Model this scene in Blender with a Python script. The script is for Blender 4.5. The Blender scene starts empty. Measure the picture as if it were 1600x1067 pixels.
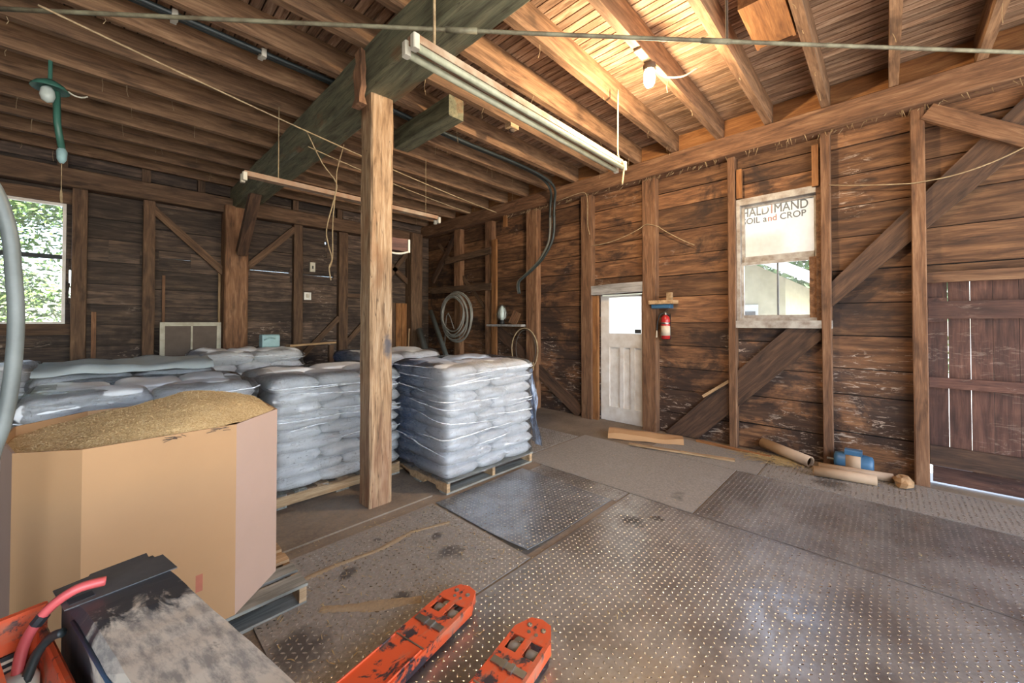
import bpy, math, random
from mathutils import Vector, Matrix, noise
random.seed(7)
V = Vector
R = math.radians
SC = bpy.context.scene
COL = SC.collection

# ------------------------------------------------------------------ camera, sky, exposure
cd = bpy.data.cameras.new('camera'); cam = bpy.data.objects.new('camera', cd); COL.objects.link(cam)
cam.location = (0, 0, 1.6)
cam.rotation_euler = (R(90.8), 0, R(-46.15))
cd.sensor_width = 36; cd.lens = 13.725; cd.shift_y = -0.0241; cd.clip_start = 0.02; cd.clip_end = 500
SC.camera = cam
W = bpy.data.worlds.new('sky'); SC.world = W; W.use_nodes = True
wn = W.node_tree.nodes; wl = W.node_tree.links
sky = wn.new('ShaderNodeTexSky'); sky.sky_type = 'NISHITA'; sky.sun_disc = False
sky.sun_elevation = R(48); sky.sun_rotation = R(188); sky.air_density = 1.0; sky.dust_density = 1.0; sky.ozone_density = 1.0
hz = wn.new('ShaderNodeMix'); hz.data_type = 'RGBA'; hz.inputs[0].default_value = 0.35; hz.inputs[7].default_value = (.95, .97, 1.0, 1)   # thin summer haze
wl.new(sky.outputs[0], hz.inputs[6]); wl.new(hz.outputs[2], wn['Background'].inputs[0]); wn['Background'].inputs[1].default_value = 0.27
sd = bpy.data.lights.new('sun', 'SUN'); sd.energy = 7.5; sd.angle = R(.6); sd.color = (1, .97, .93)
sun = bpy.data.objects.new('sun', sd); COL.objects.link(sun); sun.location = (0, -20, 30)
sun.rotation_euler = V((.10, .62, -.78)).to_track_quat('-Z', 'Y').to_euler()
SC.view_settings.view_transform = 'Standard'; SC.view_settings.look = 'None'
SC.view_settings.gamma = 1; SC.view_settings.use_curve_mapping = False
SC.view_settings.exposure = 2.65
SC.cycles.use_denoising = True
SC.cycles.max_bounces = 10; SC.cycles.diffuse_bounces = 6; SC.cycles.transparent_max_bounces = 16
SC.cycles.sample_clamp_indirect = 8

# ------------------------------------------------------------------ materials
def lin(r, g, b):
    f = lambda c: (c / 12.92 if c <= 0.04045 else ((c + 0.055) / 1.055) ** 2.4)
    return (f(r / 255), f(g / 255), f(b / 255), 1)

class NT:
    def __init__(s, name):
        s.m = bpy.data.materials.new(name); s.m.use_nodes = True
        s.n = s.m.node_tree.nodes; s.l = s.m.node_tree.links
        s.b = s.n['Principled BSDF']; s.out = s.n['Material Output']
    def new(s, t, **k):
        x = s.n.new(t)
        for a, v in k.items(): setattr(x, a, v)
        return x
    def put(s, sock, v):
        if hasattr(v, 'is_linked') or isinstance(v, bpy.types.NodeSocket): s.l.new(v, sock)
        else: sock.default_value = v
    def noise(s, vec, scale, detail=4, rough=.55, dist=0):
        x = s.new('ShaderNodeTexNoise'); s.l.new(vec, x.inputs['Vector'])
        x.inputs['Scale'].default_value = scale; x.inputs['Detail'].default_value = detail
        x.inputs['Roughness'].default_value = rough; x.inputs['Distortion'].default_value = dist
        return x.outputs[0]
    def mapping(s, vec, scale, loc=(0, 0, 0)):
        x = s.new('ShaderNodeMapping'); s.l.new(vec, x.inputs[0]); x.inputs['Scale'].default_value = scale
        x.inputs['Location'].default_value = loc
        return x.outputs[0]
    def ramp(s, fac, stops):
        x = s.new('ShaderNodeValToRGB'); s.l.new(fac, x.inputs[0]); e = x.color_ramp.elements
        while len(e) < len(stops): e.new(.5)
        for k, (p, c) in enumerate(stops): e[k].position = p; e[k].color = c if len(c) == 4 else (*c, 1)
        return x.outputs[0]
    def mix(s, fac, a, b, mode='MIX'):
        x = s.new('ShaderNodeMix', data_type='RGBA', blend_type=mode)
        s.put(x.inputs[0], fac); s.put(x.inputs[6], a); s.put(x.inputs[7], b)
        return x.outputs[2]
    def math(s, op, a, b=0.0, clamp=False):
        x = s.new('ShaderNodeMath', operation=op, use_clamp=clamp); s.put(x.inputs[0], a); s.put(x.inputs[1], b)
        return x.outputs[0]
    def rng(s, v, a, b, c=0.0, d=1.0):
        x = s.new('ShaderNodeMapRange'); s.l.new(v, x.inputs[0])
        for k, q in enumerate((a, b, c, d)): x.inputs[1 + k].default_value = q
        return x.outputs[0]
    def obj(s): return s.new('ShaderNodeTexCoord').outputs['Object']
    def pos(s): return s.new('ShaderNodeNewGeometry').outputs['Position']
    def rnd(s): return s.new('ShaderNodeObjectInfo').outputs['Random']
    def sep(s, v):
        x = s.new('ShaderNodeSeparateXYZ'); s.l.new(v, x.inputs[0]); return x.outputs
    def shifted(s):
        a = s.new('ShaderNodeVectorMath', operation='ADD'); c = s.new('ShaderNodeCombineXYZ')
        r = s.math('MULTIPLY', s.rnd(), 37.0)
        for k in range(3): s.l.new(r, c.inputs[k])
        s.l.new(s.obj(), a.inputs[0]); s.l.new(c.outputs[0], a.inputs[1]); return a.outputs[0]
    def bump(s, h, strength=.3, dist=.01):
        x = s.new('ShaderNodeBump'); s.l.new(h, x.inputs['Height']); x.inputs['Strength'].default_value = strength
        x.inputs['Distance'].default_value = dist; s.l.new(x.outputs[0], s.b.inputs['Normal'])
    def col(s, c): s.put(s.b.inputs['Base Color'], c)
    def set(s, rough=.6, metal=0.0, **k):
        s.put(s.b.inputs['Roughness'], rough); s.put(s.b.inputs['Metallic'], metal)
        for a, v in k.items(): s.put(s.b.inputs[a.replace('_', ' ')], v)
        return s.m

def wood(name, dark, mid, light, rough=.82, var=.35, grain=1.0, stain=0, bump=.35, crack=0):
    t = NT(name); v = t.shifted()
    a = t.noise(t.mapping(v, (.9 * grain, 7 * grain, 7 * grain)), 2.6, 7, .62, .6)
    f = t.noise(t.mapping(v, (2.2, 60, 60)), 2.0, 4, .6)
    c = t.ramp(a, [(.28, dark), (.5, mid), (.72, light)])
    c = t.mix(t.rng(f, .35, .65, .0, .55), c, t.mix(1, c, (.45, .4, .36, 1), 'MULTIPLY'))
    k = t.ramp(t.noise(t.mapping(v, (1.6, 4, 4)), 1.7, 3, .5), [(.62, (0, 0, 0)), (.74, (1, 1, 1))])
    c = t.mix(t.math('MULTIPLY', k, .55), c, tuple(x * .35 for x in dark[:3]) + (1,))
    if crack:
        cn = t.noise(t.mapping(v, (.45, 9, 9)), 2.0, 3, .5, .8)
        cm = t.ramp(cn, [(.485, (0, 0, 0)), (.5, (1, 1, 1)), (.515, (0, 0, 0))])
        c = t.mix(t.math('MULTIPLY', cm, crack), c, (.03, .018, .01, 1))
        bl = t.rng(t.noise(t.mapping(v, (1.2, 3, 3)), 1.6, 4, .55), .60, .70, 0, .55)
        c = t.mix(bl, c, (.22, .095, .035, 1))
    if name == 'pale worn post':                                  # ink-blue smudge and a rust-red foot
        vd = t.new('ShaderNodeVectorMath', operation='DISTANCE'); t.l.new(t.mapping(t.obj(), (.36, 1, 1)), vd.inputs[0]); vd.inputs[1].default_value = (.50, .055, -.10)
        wob = t.math('MULTIPLY', t.math('SUBTRACT', t.noise(t.obj(), 18, 3, .6), .5), .05)
        c = t.mix(t.rng(t.math('ADD', vd.outputs['Value'], wob), .05, .02, 0, .75), c, (.035, .05, .075, 1))
        ft = t.math('MULTIPLY', t.rng(t.sep(t.obj())[0], 1.3, .3), t.rng(t.noise(t.mapping(v, (.8, 6, 6)), 2, 4, .6), .42, .6))
        c = t.mix(t.math('MULTIPLY', ft, .6), c, (.20, .085, .045, 1))
    rv = t.rng(t.rnd(), 0, 1, 1 - var, 1 + var)
    hs = t.new('ShaderNodeHueSaturation'); t.l.new(rv, hs.inputs['Value']); t.l.new(c, hs.inputs['Color']); c = hs.outputs[0]
    if stain:
        p = t.pos(); z = t.sep(p)[2]
        low = t.rng(z, 2.0, .5)
        pv = t.mapping(p, (1, 1, 1.6))
        wet = t.noise(pv, 1.15, 6, .68, .5)
        wetm = t.rng(t.math('ADD', wet, t.math('MULTIPLY', low, .14)), .54, .64)
        c = t.mix(t.math('MULTIPLY', wetm, .8 * stain), c, (.016, .009, .008, 1))
        spots = t.noise(t.mapping(p, (2.2, 2.2, 9)), 2.0, 8, .74, 1.4)
        patch = t.noise(t.mapping(p, (1, 1, 1.3), (3.1, 1.7, .4)), 1.25, 3, .55)
        patchm = t.rng(t.math('ADD', patch, t.math('MULTIPLY', low, .17)), .60, .69)
        pm = t.math('MULTIPLY', t.rng(spots, .555, .60), patchm)
        c = t.mix(t.math('MULTIPLY', pm, .85 * stain), c, (.46, .36, .29, 1))
        grey = t.rng(t.noise(pv, .8, 3, .5), .5, .75, 0, .45)
        c = t.mix(t.math('MULTIPLY', grey, low), c, (.10, .085, .085, 1))
    t.col(c); t.bump(t.math('ADD', a, t.math('MULTIPLY', f, .5)), bump, .008)
    return t.set(rough)

M = {}
M['wall'] = wood('weathered wall board', (.040, .019, .011, 1), (.16, .074, .033, 1), (.34, .175, .082, 1), stain=1.0, var=.42)
M['wallback'] = wood('dark brown wall board', (.022, .014, .011, 1), (.075, .05, .037, 1), (.19, .125, .085, 1), stain=.7, var=.5)  # darker palette for the back and left wall boards
M['stud'] = wood('brown stud timber', (.075, .035, .018, 1), (.20, .098, .048, 1), (.33, .185, .10, 1), var=.2)
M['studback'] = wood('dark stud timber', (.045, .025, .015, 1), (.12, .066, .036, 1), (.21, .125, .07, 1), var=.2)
M['joist'] = wood('joist timber', (.085, .045, .023, 1), (.23, .125, .064, 1), (.38, .225, .12, 1), var=.22)
M['deck'] = wood('ceiling deck board', (.13, .065, .035, 1), (.34, .21, .13, 1), (.56, .41, .29, 1), var=.38, grain=1.7)
M['orange'] = wood('orange board', (.16, .06, .018, 1), (.30, .13, .042, 1), (.42, .20, .075, 1), var=.12)
M['beam'] = wood('green grey hewn beam', (.065, .062, .038, 1), (.165, .165, .10, 1), (.27, .25, .15, 1), var=.05, grain=.7, crack=.6)
M['post'] = wood('pale worn post', (.16, .085, .040, 1), (.40, .25, .135, 1), (.60, .43, .27, 1), var=.03, grain=1.1, bump=.6, crack=.8)
M['brace'] = wood('dark brace board', (.03, .018, .013, 1), (.085, .045, .027, 1), (.16, .085, .048, 1), var=.2)
M['pallet'] = wood('pallet wood', (.25, .15, .07, 1), (.46, .30, .16, 1), (.62, .44, .26, 1), var=.2)
M['palletgrey'] = wood('grey pallet wood', (.12, .12, .105, 1), (.24, .24, .21, 1), (.36, .35, .31, 1), var=.2)
M['gate'] = wood('reddish gate board', (.040, .018, .014, 1), (.095, .042, .030, 1), (.16, .075, .052, 1), var=.3, stain=.25)
M['greywood'] = wood('grey painted board', (.17, .16, .15, 1), (.33, .32, .31, 1), (.47, .45, .44, 1), var=.1)
M['dark'] = wood('dark sheathing', (.010, .008, .007, 1), (.018, .013, .011, 1), (.03, .022, .017, 1))

def plain(name, c, rough=.5, metal=0.0, nz=.25, scale=6, c2=None, bump=0, **k):
    t = NT(name); n = t.noise(t.shifted(), scale, 5, .6)
    d = c2 or tuple(x * (1 - nz) for x in c[:3]) + (1,)
    t.col(t.mix(t.rng(n, .35, .65), c, d))
    if bump: t.bump(n, bump, .01)
    return t.set(rough, metal, **k)

M['white'] = plain('worn white paint', (.74, .71, .68, 1), .55, c2=(.60, .55, .50, 1))
M['sash'] = plain('grey white sash paint', (.42, .40, .37, 1), .55, c2=(.22, .18, .15, 1), scale=9)
M['cream'] = plain('cream flaking sash', (.50, .47, .38, 1), .6, c2=(.34, .30, .22, 1))
M['bag'] = plain('white woven bag', (.86, .86, .86, 1), .42, nz=.16, scale=7, bump=.4)
M['card'] = plain('brown cardboard', (.40, .225, .105, 1), .8, nz=.07, scale=2.5)
M['cardlit'] = plain('daylit pinkish cardboard', (.42, .285, .22, 1), .8, nz=.06, scale=2.5)  # paler, pinker copy of the bin cardboard, daylight put into the colour
M['cardgrey'] = plain('grey slip sheet', (.44, .47, .46, 1), .75, nz=.15, scale=3)
M['paper'] = plain('brown paper tube', (.40, .27, .17, 1), .75, nz=.15)
M['black'] = plain('black rubber', (.02, .02, .022, 1), .55)
M['slate'] = plain('scuffed slate plastic', (.045, .048, .055, 1), .5, c2=(.085, .085, .085, 1), scale=9)
M['tube'] = plain('dusty fluorescent tube', (.50, .50, .36, 1), .35, nz=.25, scale=14)
M['fixture'] = plain('rusted fixture enamel', (.50, .42, .32, 1), .6, c2=(.24, .12, .06, 1), scale=4)
M['fixture_rust'] = plain('rusty fixture channel', (.30, .15, .08, 1), .7, c2=(.42, .34, .25, 1), scale=3)
M['plastic'] = plain('ivory lamp holder', (.62, .58, .48, 1), .5)
M['pipe'] = plain('dusty conduit', (.22, .21, .14, 1), .7, c2=(.10, .08, .05, 1), scale=8)
M['cable'] = plain('black cable', (.035, .045, .045, 1), .45)
M['cablegrey'] = plain('grey conduit pipe', (.14, .14, .12, 1), .5)
M['rope'] = plain('dusty rope', (.42, .32, .19, 1), .9, c2=(.26, .18, .10, 1), scale=20)
M['hose'] = plain('grey hose', (.15, .17, .165, 1), .45, nz=.3)
M['coil'] = plain('grey pipe coil', (.30, .29, .26, 1), .5, nz=.3)
M['red'] = plain('extinguisher red', (.45, .025, .025, 1), .3)
M['steel'] = plain('dull steel', (.40, .40, .38, 1), .4, 1.0)
M['greyroller'] = plain('dull worn roller', (.26, .24, .20, 1), .6)
M['redcable'] = plain('red cable', (.60, .10, .10, 1), .4, nz=.15)
M['blue'] = plain('blue enamel', (.045, .13, .24, 1), .45)
M['teal'] = plain('pale teal plastic', (.32, .50, .52, 1), .5)
M['lampgreen'] = plain('green enamel', (.05, .16, .12, 1), .4)
M['stone'] = plain('tan broken block', (.42, .25, .12, 1), .9, nz=.4, bump=.5)
M['print'] = plain('dark grey print', (.035, .04, .045, 1), .7)
M['printred'] = plain('faded red print', (.45, .14, .08, 1), .7)
M['label'] = plain('cream label', (.62, .52, .40, 1), .6)
M['roof'] = plain('dark roof shingle', (.05, .07, .09, 1), .9)
M['housewall'] = plain('cream house wall', (.36, .335, .23, 1), .8, nz=.15)
M['leaf'] = plain('green leaf', (.045, .10, .018, 1), .5, c2=(.13, .21, .045, 1), scale=3)
M['leaf2'] = plain('dark green leaf', (.04, .10, .03, 1), .6, c2=(.08, .16, .05, 1), scale=2)
M['bark'] = plain('bark', (.10, .07, .05, 1), .9)
M['twine'] = plain('straw', (.55, .42, .20, 1), .9, c2=(.38, .27, .12, 1), scale=3)
M['masonite'] = plain('brown board panel', (.12, .085, .065, 1), .7)

def mat_ground():
    t = NT('dry outdoor ground'); n = t.noise(t.pos(), .6, 6, .6)
    t.col(t.ramp(n, [(.3, (.25, .26, .19)), (.5, (.39, .38, .35)), (.7, (.47, .46, .44))])); return t.set(.95)
M['ground'] = mat_ground()

def mat_floor():
    t = NT('dusty concrete and dirt'); p = t.pos()
    n = t.noise(p, 1.6, 8, .65); f = t.noise(p, 45, 3, .6)
    c = t.ramp(n, [(.3, (.09, .066, .047)), (.5, (.17, .132, .10)), (.72, (.25, .205, .16))])
    c = t.mix(t.rng(f, .4, .7, 0, .5), c, (.28, .20, .12, 1))
    t.col(c); t.bump(f, .3, .004); return t.set(.85)
M['floor'] = mat_floor()

def mat_plate(name, dirt, tint, rough):
    t = NT(name); p = t.pos()
    n = t.noise(p, 1.1, 6, .62); f = t.noise(p, 60, 4, .65); g = t.noise(p, 7, 4, .6)
    dm = t.rng(t.math('ADD', t.math('MULTIPLY', n, .75), t.math('MULTIPLY', g, .25)), .5 - dirt * .3, .75 - dirt * .35)
    metalc = t.mix(t.rng(g, .4, .6), tint, tuple(x * .72 for x in tint[:3]) + (1,))
    dirtc = t.mix(t.rng(f, .4, .62), (.205, .187, .168, 1), (.30, .268, .235, 1))
    c = t.mix(dm, metalc, dirtc)
    st = t.ramp(t.noise(p, 2.3, 3, .5), [(.70, (0, 0, 0)), (.76, (1, 1, 1))])
    c = t.mix(t.math('MULTIPLY', st, .7), c, (.02, .018, .017, 1))
    wob = t.math('MULTIPLY', t.math('SUBTRACT', t.noise(p, 9, 4, .6), .5), .22)
    for (sx, sy, r) in ((2.95, 1.49, .10), (3.10, 1.36, .05), (1.07, 2.48, .06), (1.66, 2.20, .11), (1.73, 2.44, .055), (.66, 2.08, .17), (4.98, .42, .17), (1.40, 2.72, .04), (1.22, 2.05, .05)):
        vd = t.new('ShaderNodeVectorMath', operation='DISTANCE'); t.l.new(p, vd.inputs[0]); vd.inputs[1].default_value = (sx, sy, .005)
        k = t.rng(t.math('ADD', vd.outputs['Value'], wob), r, r * .45, 0, .78); c = t.mix(k, c, (.035, .030, .028, 1))
    t.col(c); t.bump(f, .15, .002)
    return t.set(t.rng(dm, 0, 1, rough, .62), t.rng(dm, 0, 1, .85, .12))
M['plate'] = mat_plate('steel tread plate', .12, (.44, .425, .41, 1), .31)
M['plateblue'] = mat_plate('bluish tread plate', .02, (.40, .43, .48, 1), .34)
M['platedirty'] = mat_plate('gritty tread plate', .95, (.40, .38, .36, 1), .42)
def mat_lug():
    t = NT('polished tread lug'); g = t.noise(t.pos(), 9, 4, .6)
    t.col(t.mix(t.rng(g, .4, .65), (.66, .67, .68, 1), (.43, .40, .36, 1)))
    return t.set(t.rng(g, .35, .7, .20, .40), t.rng(g, .4, .75, 1.0, .65))
M['lug'] = mat_lug()

def mat_grain():
    t = NT('golden husk grain'); v = t.obj()
    f = t.noise(v, 130, 4, .7); n = t.noise(v, 6, 4, .6)
    c = t.ramp(f, [(.3, (.32, .18, .07)), (.5, (.66, .46, .22)), (.7, (.86, .70, .42))])
    t.col(t.mix(t.rng(n, .4, .7, 0, .4), c, (.50, .31, .13, 1))); t.bump(f, .8, .01); return t.set(.9)
M['grain'] = mat_grain()
M['dust'] = plain('spilled chaff', (.34, .25, .145, 1), .95, c2=(.24, .175, .11, 1), scale=60)
M['husk'] = plain('pale husk flake', (.82, .64, .36, 1), .9, c2=(.52, .34, .15, 1), scale=70)

def mat_orangepaint():
    t = NT('chipped orange paint'); v = t.obj()
    n = t.noise(v, 9, 7, .7, .4)
    c = t.mix(t.rng(n, .52, .57), (.62, .085, .022, 1), (.035, .025, .03, 1))
    d = t.noise(t.mapping(v, (3, 9, 9)), 2, 5, .6)
    c = t.mix(t.rng(d, .52, .68, 0, .75), c, (.40, .17, .10, 1))
    t.col(c); t.bump(n, .15, .002); return t.set(.5)
M['orangepaint'] = mat_orangepaint()
def mat_coverdust():
    t = NT('dusty black cover'); v = t.obj(); xs = t.sep(v)
    n = t.noise(t.mapping(v, (9, 4, 4)), 1.6, 7, .68, .9)
    edge = t.rng(xs[1], .0, .24, .20, -.26)
    m = t.rng(t.math('ADD', n, edge), .50, .62)
    s = t.noise(t.mapping(v, (14, 4, 4)), 3, 5, .7)
    dust = t.mix(t.rng(s, .42, .62), (.56, .51, .43, 1), (.27, .255, .235, 1))
    t.col(t.mix(m, (.042, .045, .052, 1), dust)); t.bump(n, .2, .004)
    return t.set(t.rng(m, 0, 1, .38, .8))
M['cover'] = mat_coverdust()

def mat_wrap(name, tint, dens):
    t = NT(name); p = t.obj()
    w = t.noise(t.mapping(p, (3, 3, 13)), 2.4, 7, .68, 1.8)
    f = t.noise(t.mapping(p, (8, 8, 3)), 3.5, 5, .6, 2.0)
    t.col((.95, .96, .97, 1)); t.set(.16)
    t.b.inputs['Specular IOR Level'].default_value = .8
    t.bump(t.math('ADD', w, t.math('MULTIPLY', f, .6)), .9, .03)
    tr = t.new('ShaderNodeBsdfTransparent')
    if tint:
        xs = t.sep(p); m = t.math('MULTIPLY', t.rng(xs[0], .40, .0), t.rng(xs[1], -.42, .18))
        m2 = t.math('MULTIPLY', m, t.rng(w, .3, .65, .35, 1.0))
        t.put(tr.inputs[0], t.mix(m2, (.97, .98, 1, 1), tint))
    else: tr.inputs[0].default_value = (.98, .985, .99, 1)
    gloss_streak = t.math('ADD', t.rng(w, .57, .66, dens, dens + .30), t.rng(f, .62, .70, 0, .22))  # white streaks painted into the film as gloss highlights
    mx = t.new('ShaderNodeMixShader'); t.l.new(gloss_streak, mx.inputs[0]); t.l.new(tr.outputs[0], mx.inputs[1]); t.l.new(t.b.outputs[0], mx.inputs[2])
    fr = t.new('ShaderNodeFresnel'); fr.inputs[0].default_value = 1.42      # several wound layers
    gl = t.new('ShaderNodeBsdfGlossy'); gl.inputs['Roughness'].default_value = .16
    nb = t.b.inputs['Normal'].links[0].from_socket
    t.l.new(nb, gl.inputs['Normal']); t.l.new(nb, fr.inputs['Normal'])
    m3 = t.new('ShaderNodeMixShader'); t.l.new(fr.outputs[0], m3.inputs[0]); t.l.new(mx.outputs[0], m3.inputs[1]); t.l.new(gl.outputs[0], m3.inputs[2])
    t.l.new(m3.outputs[0], t.out.inputs[0]); return t.m
M['wrapblue'] = mat_wrap('blue tinted stretch film', (.035, .17, .42, 1), .03)
M['wrap'] = mat_wrap('clear stretch film', None, .02)
def mat_fold():
    t = NT('bunched film with gloss lines'); t.col((.92, .94, .97, 1)); t.set(.12)
    tr = t.new('ShaderNodeBsdfTransparent'); mx = t.new('ShaderNodeMixShader'); n = t.noise(t.obj(), 14, 3, .6)
    t.l.new(t.rng(n, .35, .65, .25, .85), mx.inputs[0]); t.l.new(tr.outputs[0], mx.inputs[1]); t.l.new(t.b.outputs[0], mx.inputs[2])
    t.l.new(mx.outputs[0], t.out.inputs[0]); return t.m
M['wrapglossfold'] = mat_fold()  # near-white strands, gloss put into their colour
def mat_tail():
    t = NT('loose blue film'); t.col((.55, .66, .86, 1)); t.set(.15); n = t.noise(t.mapping(t.obj(), (9, 9, 2)), 3, 4, .6)
    tr = t.new('ShaderNodeBsdfTransparent'); tr.inputs[0].default_value = (.62, .74, .95, 1); mx = t.new('ShaderNodeMixShader')
    t.l.new(t.rng(n, .4, .62, .18, .7), mx.inputs[0]); t.l.new(tr.outputs[0], mx.inputs[1]); t.l.new(t.b.outputs[0], mx.inputs[2])
    t.bump(n, .8, .02); t.l.new(mx.outputs[0], t.out.inputs[0]); return t.m
M['wraptail'] = mat_tail()

def mat_glass():
    t = NT('dusty window glass'); n = t.noise(t.obj(), 4, 4, .6)
    t.col((.7, .75, .78, 1)); t.set(.08)
    tr = t.new('ShaderNodeBsdfTransparent'); mx = t.new('ShaderNodeMixShader')
    t.l.new(t.rng(n, .35, .7, .05, .16), mx.inputs[0]); t.l.new(tr.outputs[0], mx.inputs[1]); t.l.new(t.b.outputs[0], mx.inputs[2])
    t.l.new(mx.outputs[0], t.out.inputs[0]); return t.m
M['glass'] = mat_glass()
def mat_translucent(name, c, k=.6):
    t = NT(name); t.col(c); t.set(.8)
    tl = t.new('ShaderNodeBsdfTranslucent'); tl.inputs[0].default_value = c
    mx = t.new('ShaderNodeMixShader'); mx.inputs[0].default_value = k
    t.l.new(t.b.outputs[0], mx.inputs[1]); t.l.new(tl.outputs[0], mx.inputs[2]); t.l.new(mx.outputs[0], t.out.inputs[0]); return t.m
M['sheet'] = mat_translucent('white sign sheet', (.85, .84, .82, 1), .33)
M['frost'] = mat_translucent('frosted white pane', (.92, .92, .9, 1), .75)
def mat_bulb():
    t = NT('glowing bulb glass'); t.col((1, .8, .5, 1)); t.set(.3)
    t.b.inputs['Emission Color'].default_value = (1, .72, .38, 1); t.b.inputs['Emission Strength'].default_value = 9
    return t.m
M['bulb'] = mat_bulb()
M['glassjar'] = plain('milky glass globe', (.55, .62, .58, 1), .15)

# ------------------------------------------------------------------ helpers
def link(name, me, parent=None, mat=None):
    o = bpy.data.objects.new(name, me); COL.objects.link(o)
    if parent: o.parent = parent
    if mat is not None and me is not None and not me.materials: me.materials.append(M[mat])
    return o
def tag(o, label=None, cat=None, group=None, kind=None):
    if label: o['label'] = label
    if cat: o['category'] = cat
    if group: o['group'] = group
    if kind: o['kind'] = kind
    return o
def empty(name, label=None, cat=None, loc=(0, 0, 0), rz=0, group=None, kind=None):
    o = link(name, None); o.location = loc; o.rotation_euler = (0, 0, rz); o.empty_display_size = .1
    return tag(o, label, cat, group, kind)

class MB:
    def __init__(s): s.v = []; s.f = []
    def add(s, vs, fs):
        n = len(s.v); s.v += [tuple(v) for v in vs]; s.f += [tuple(n + i for i in f) for f in fs]; return s
    def box(s, a, b):
        (x0, y0, z0), (x1, y1, z1) = a, b
        vs = [(x0, y0, z0), (x1, y0, z0), (x1, y1, z0), (x0, y1, z0), (x0, y0, z1), (x1, y0, z1), (x1, y1, z1), (x0, y1, z1)]
        return s.add(vs, [(0, 3, 2, 1), (4, 5, 6, 7), (0, 1, 5, 4), (1, 2, 6, 5), (2, 3, 7, 6), (3, 0, 4, 7)])
    def bbox(s, a, b, ch):
        """box with chamfered vertical-section edges along its longest axis"""
        a, b = V(a), V(b); d = b - a; k = max(range(3), key=lambda i: d[i]); i, j = [(1, 2), (2, 0), (0, 1)][k]
        pr = [(ch, 0), (d[i] - ch, 0), (d[i], ch), (d[i], d[j] - ch), (d[i] - ch, d[j]), (ch, d[j]), (0, d[j] - ch), (0, ch)]
        vs = []
        for q in (0, d[k]):
            for (p, r) in pr:
                v = V(a); v[i] += p; v[j] += r; v[k] += q; vs.append(v)
        fs = [tuple(range(7, -1, -1)), tuple(range(8, 16))] + [(m, (m + 1) % 8, 8 + (m + 1) % 8, 8 + m) for m in range(8)]
        return s.add(vs, fs)
    def prism(s, poly, z0, z1, axis=2):
        n = len(poly); mk = {2: lambda p, z: (p[0], p[1], z), 0: lambda p, z: (z, p[0], p[1]), 1: lambda p, z: (p[1], z, p[0])}[axis]
        vs = [mk(p, z0) for p in poly] + [mk(p, z1) for p in poly]
        return s.add(vs, [tuple(range(n - 1, -1, -1)), tuple(range(n, 2 * n))] + [(i, (i + 1) % n, n + (i + 1) % n, n + i) for i in range(n)])
    def tube(s, pts, r, n=6, cap=True):
        pts = [V(p) for p in pts]; m = len(pts); rs = r if isinstance(r, (list, tuple)) else [r] * m
        t0 = (pts[1] - pts[0]).normalized(); u = t0.orthogonal().normalized(); vs = []
        for k, p in enumerate(pts):
            t = (pts[min(k + 1, m - 1)] - pts[max(k - 1, 0)]).normalized()
            u = (u - t * u.dot(t)); u = u.normalized() if u.length > 1e-6 else t.orthogonal().normalized(); w = t.cross(u)
            for q in range(n):
                a = 2 * math.pi * q / n; vs.append(p + (u * math.cos(a) + w * math.sin(a)) * rs[k])
        fs = [(k * n + q, k * n + (q + 1) % n, (k + 1) * n + (q + 1) % n, (k + 1) * n + q) for k in range(m - 1) for q in range(n)]
        if cap: fs += [tuple(range(n - 1, -1, -1)), tuple(range((m - 1) * n, m * n))]
        return s.add(vs, fs)
    def lathe(s, prof, c=(0, 0, 0), n=16, axis=2):
        vs = []
        for (r, z) in prof:
            for q in range(n):
                a = 2 * math.pi * q / n; p = [r * math.cos(a), r * math.sin(a), z]
                if axis == 0: p = [p[2], p[0], p[1]]
                if axis == 1: p = [p[1], p[2], p[0]]
                vs.append((c[0] + p[0], c[1] + p[1], c[2] + p[2]))
        m = len(prof)
        fs = [(k * n + q, k * n + (q + 1) % n, (k + 1) * n + (q + 1) % n, (k + 1) * n + q) for k in range(m - 1) for q in range(n)]
        fs += [tuple(range(n - 1, -1, -1)), tuple(range((m - 1) * n, m * n))]
        return s.add(vs, fs)
    def mesh(s, name, smooth=False):
        me = bpy.data.meshes.new(name); me.from_pydata(s.v, [], s.f); me.update()
        if smooth: me.polygons.foreach_set('use_smooth', [True] * len(me.polygons))
        return me
    def build(s, name, mat, parent=None, smooth=False, loc=None):
        o = link(name, s.mesh(name, smooth), parent, mat)
        if loc: o.location = loc
        return o

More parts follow.
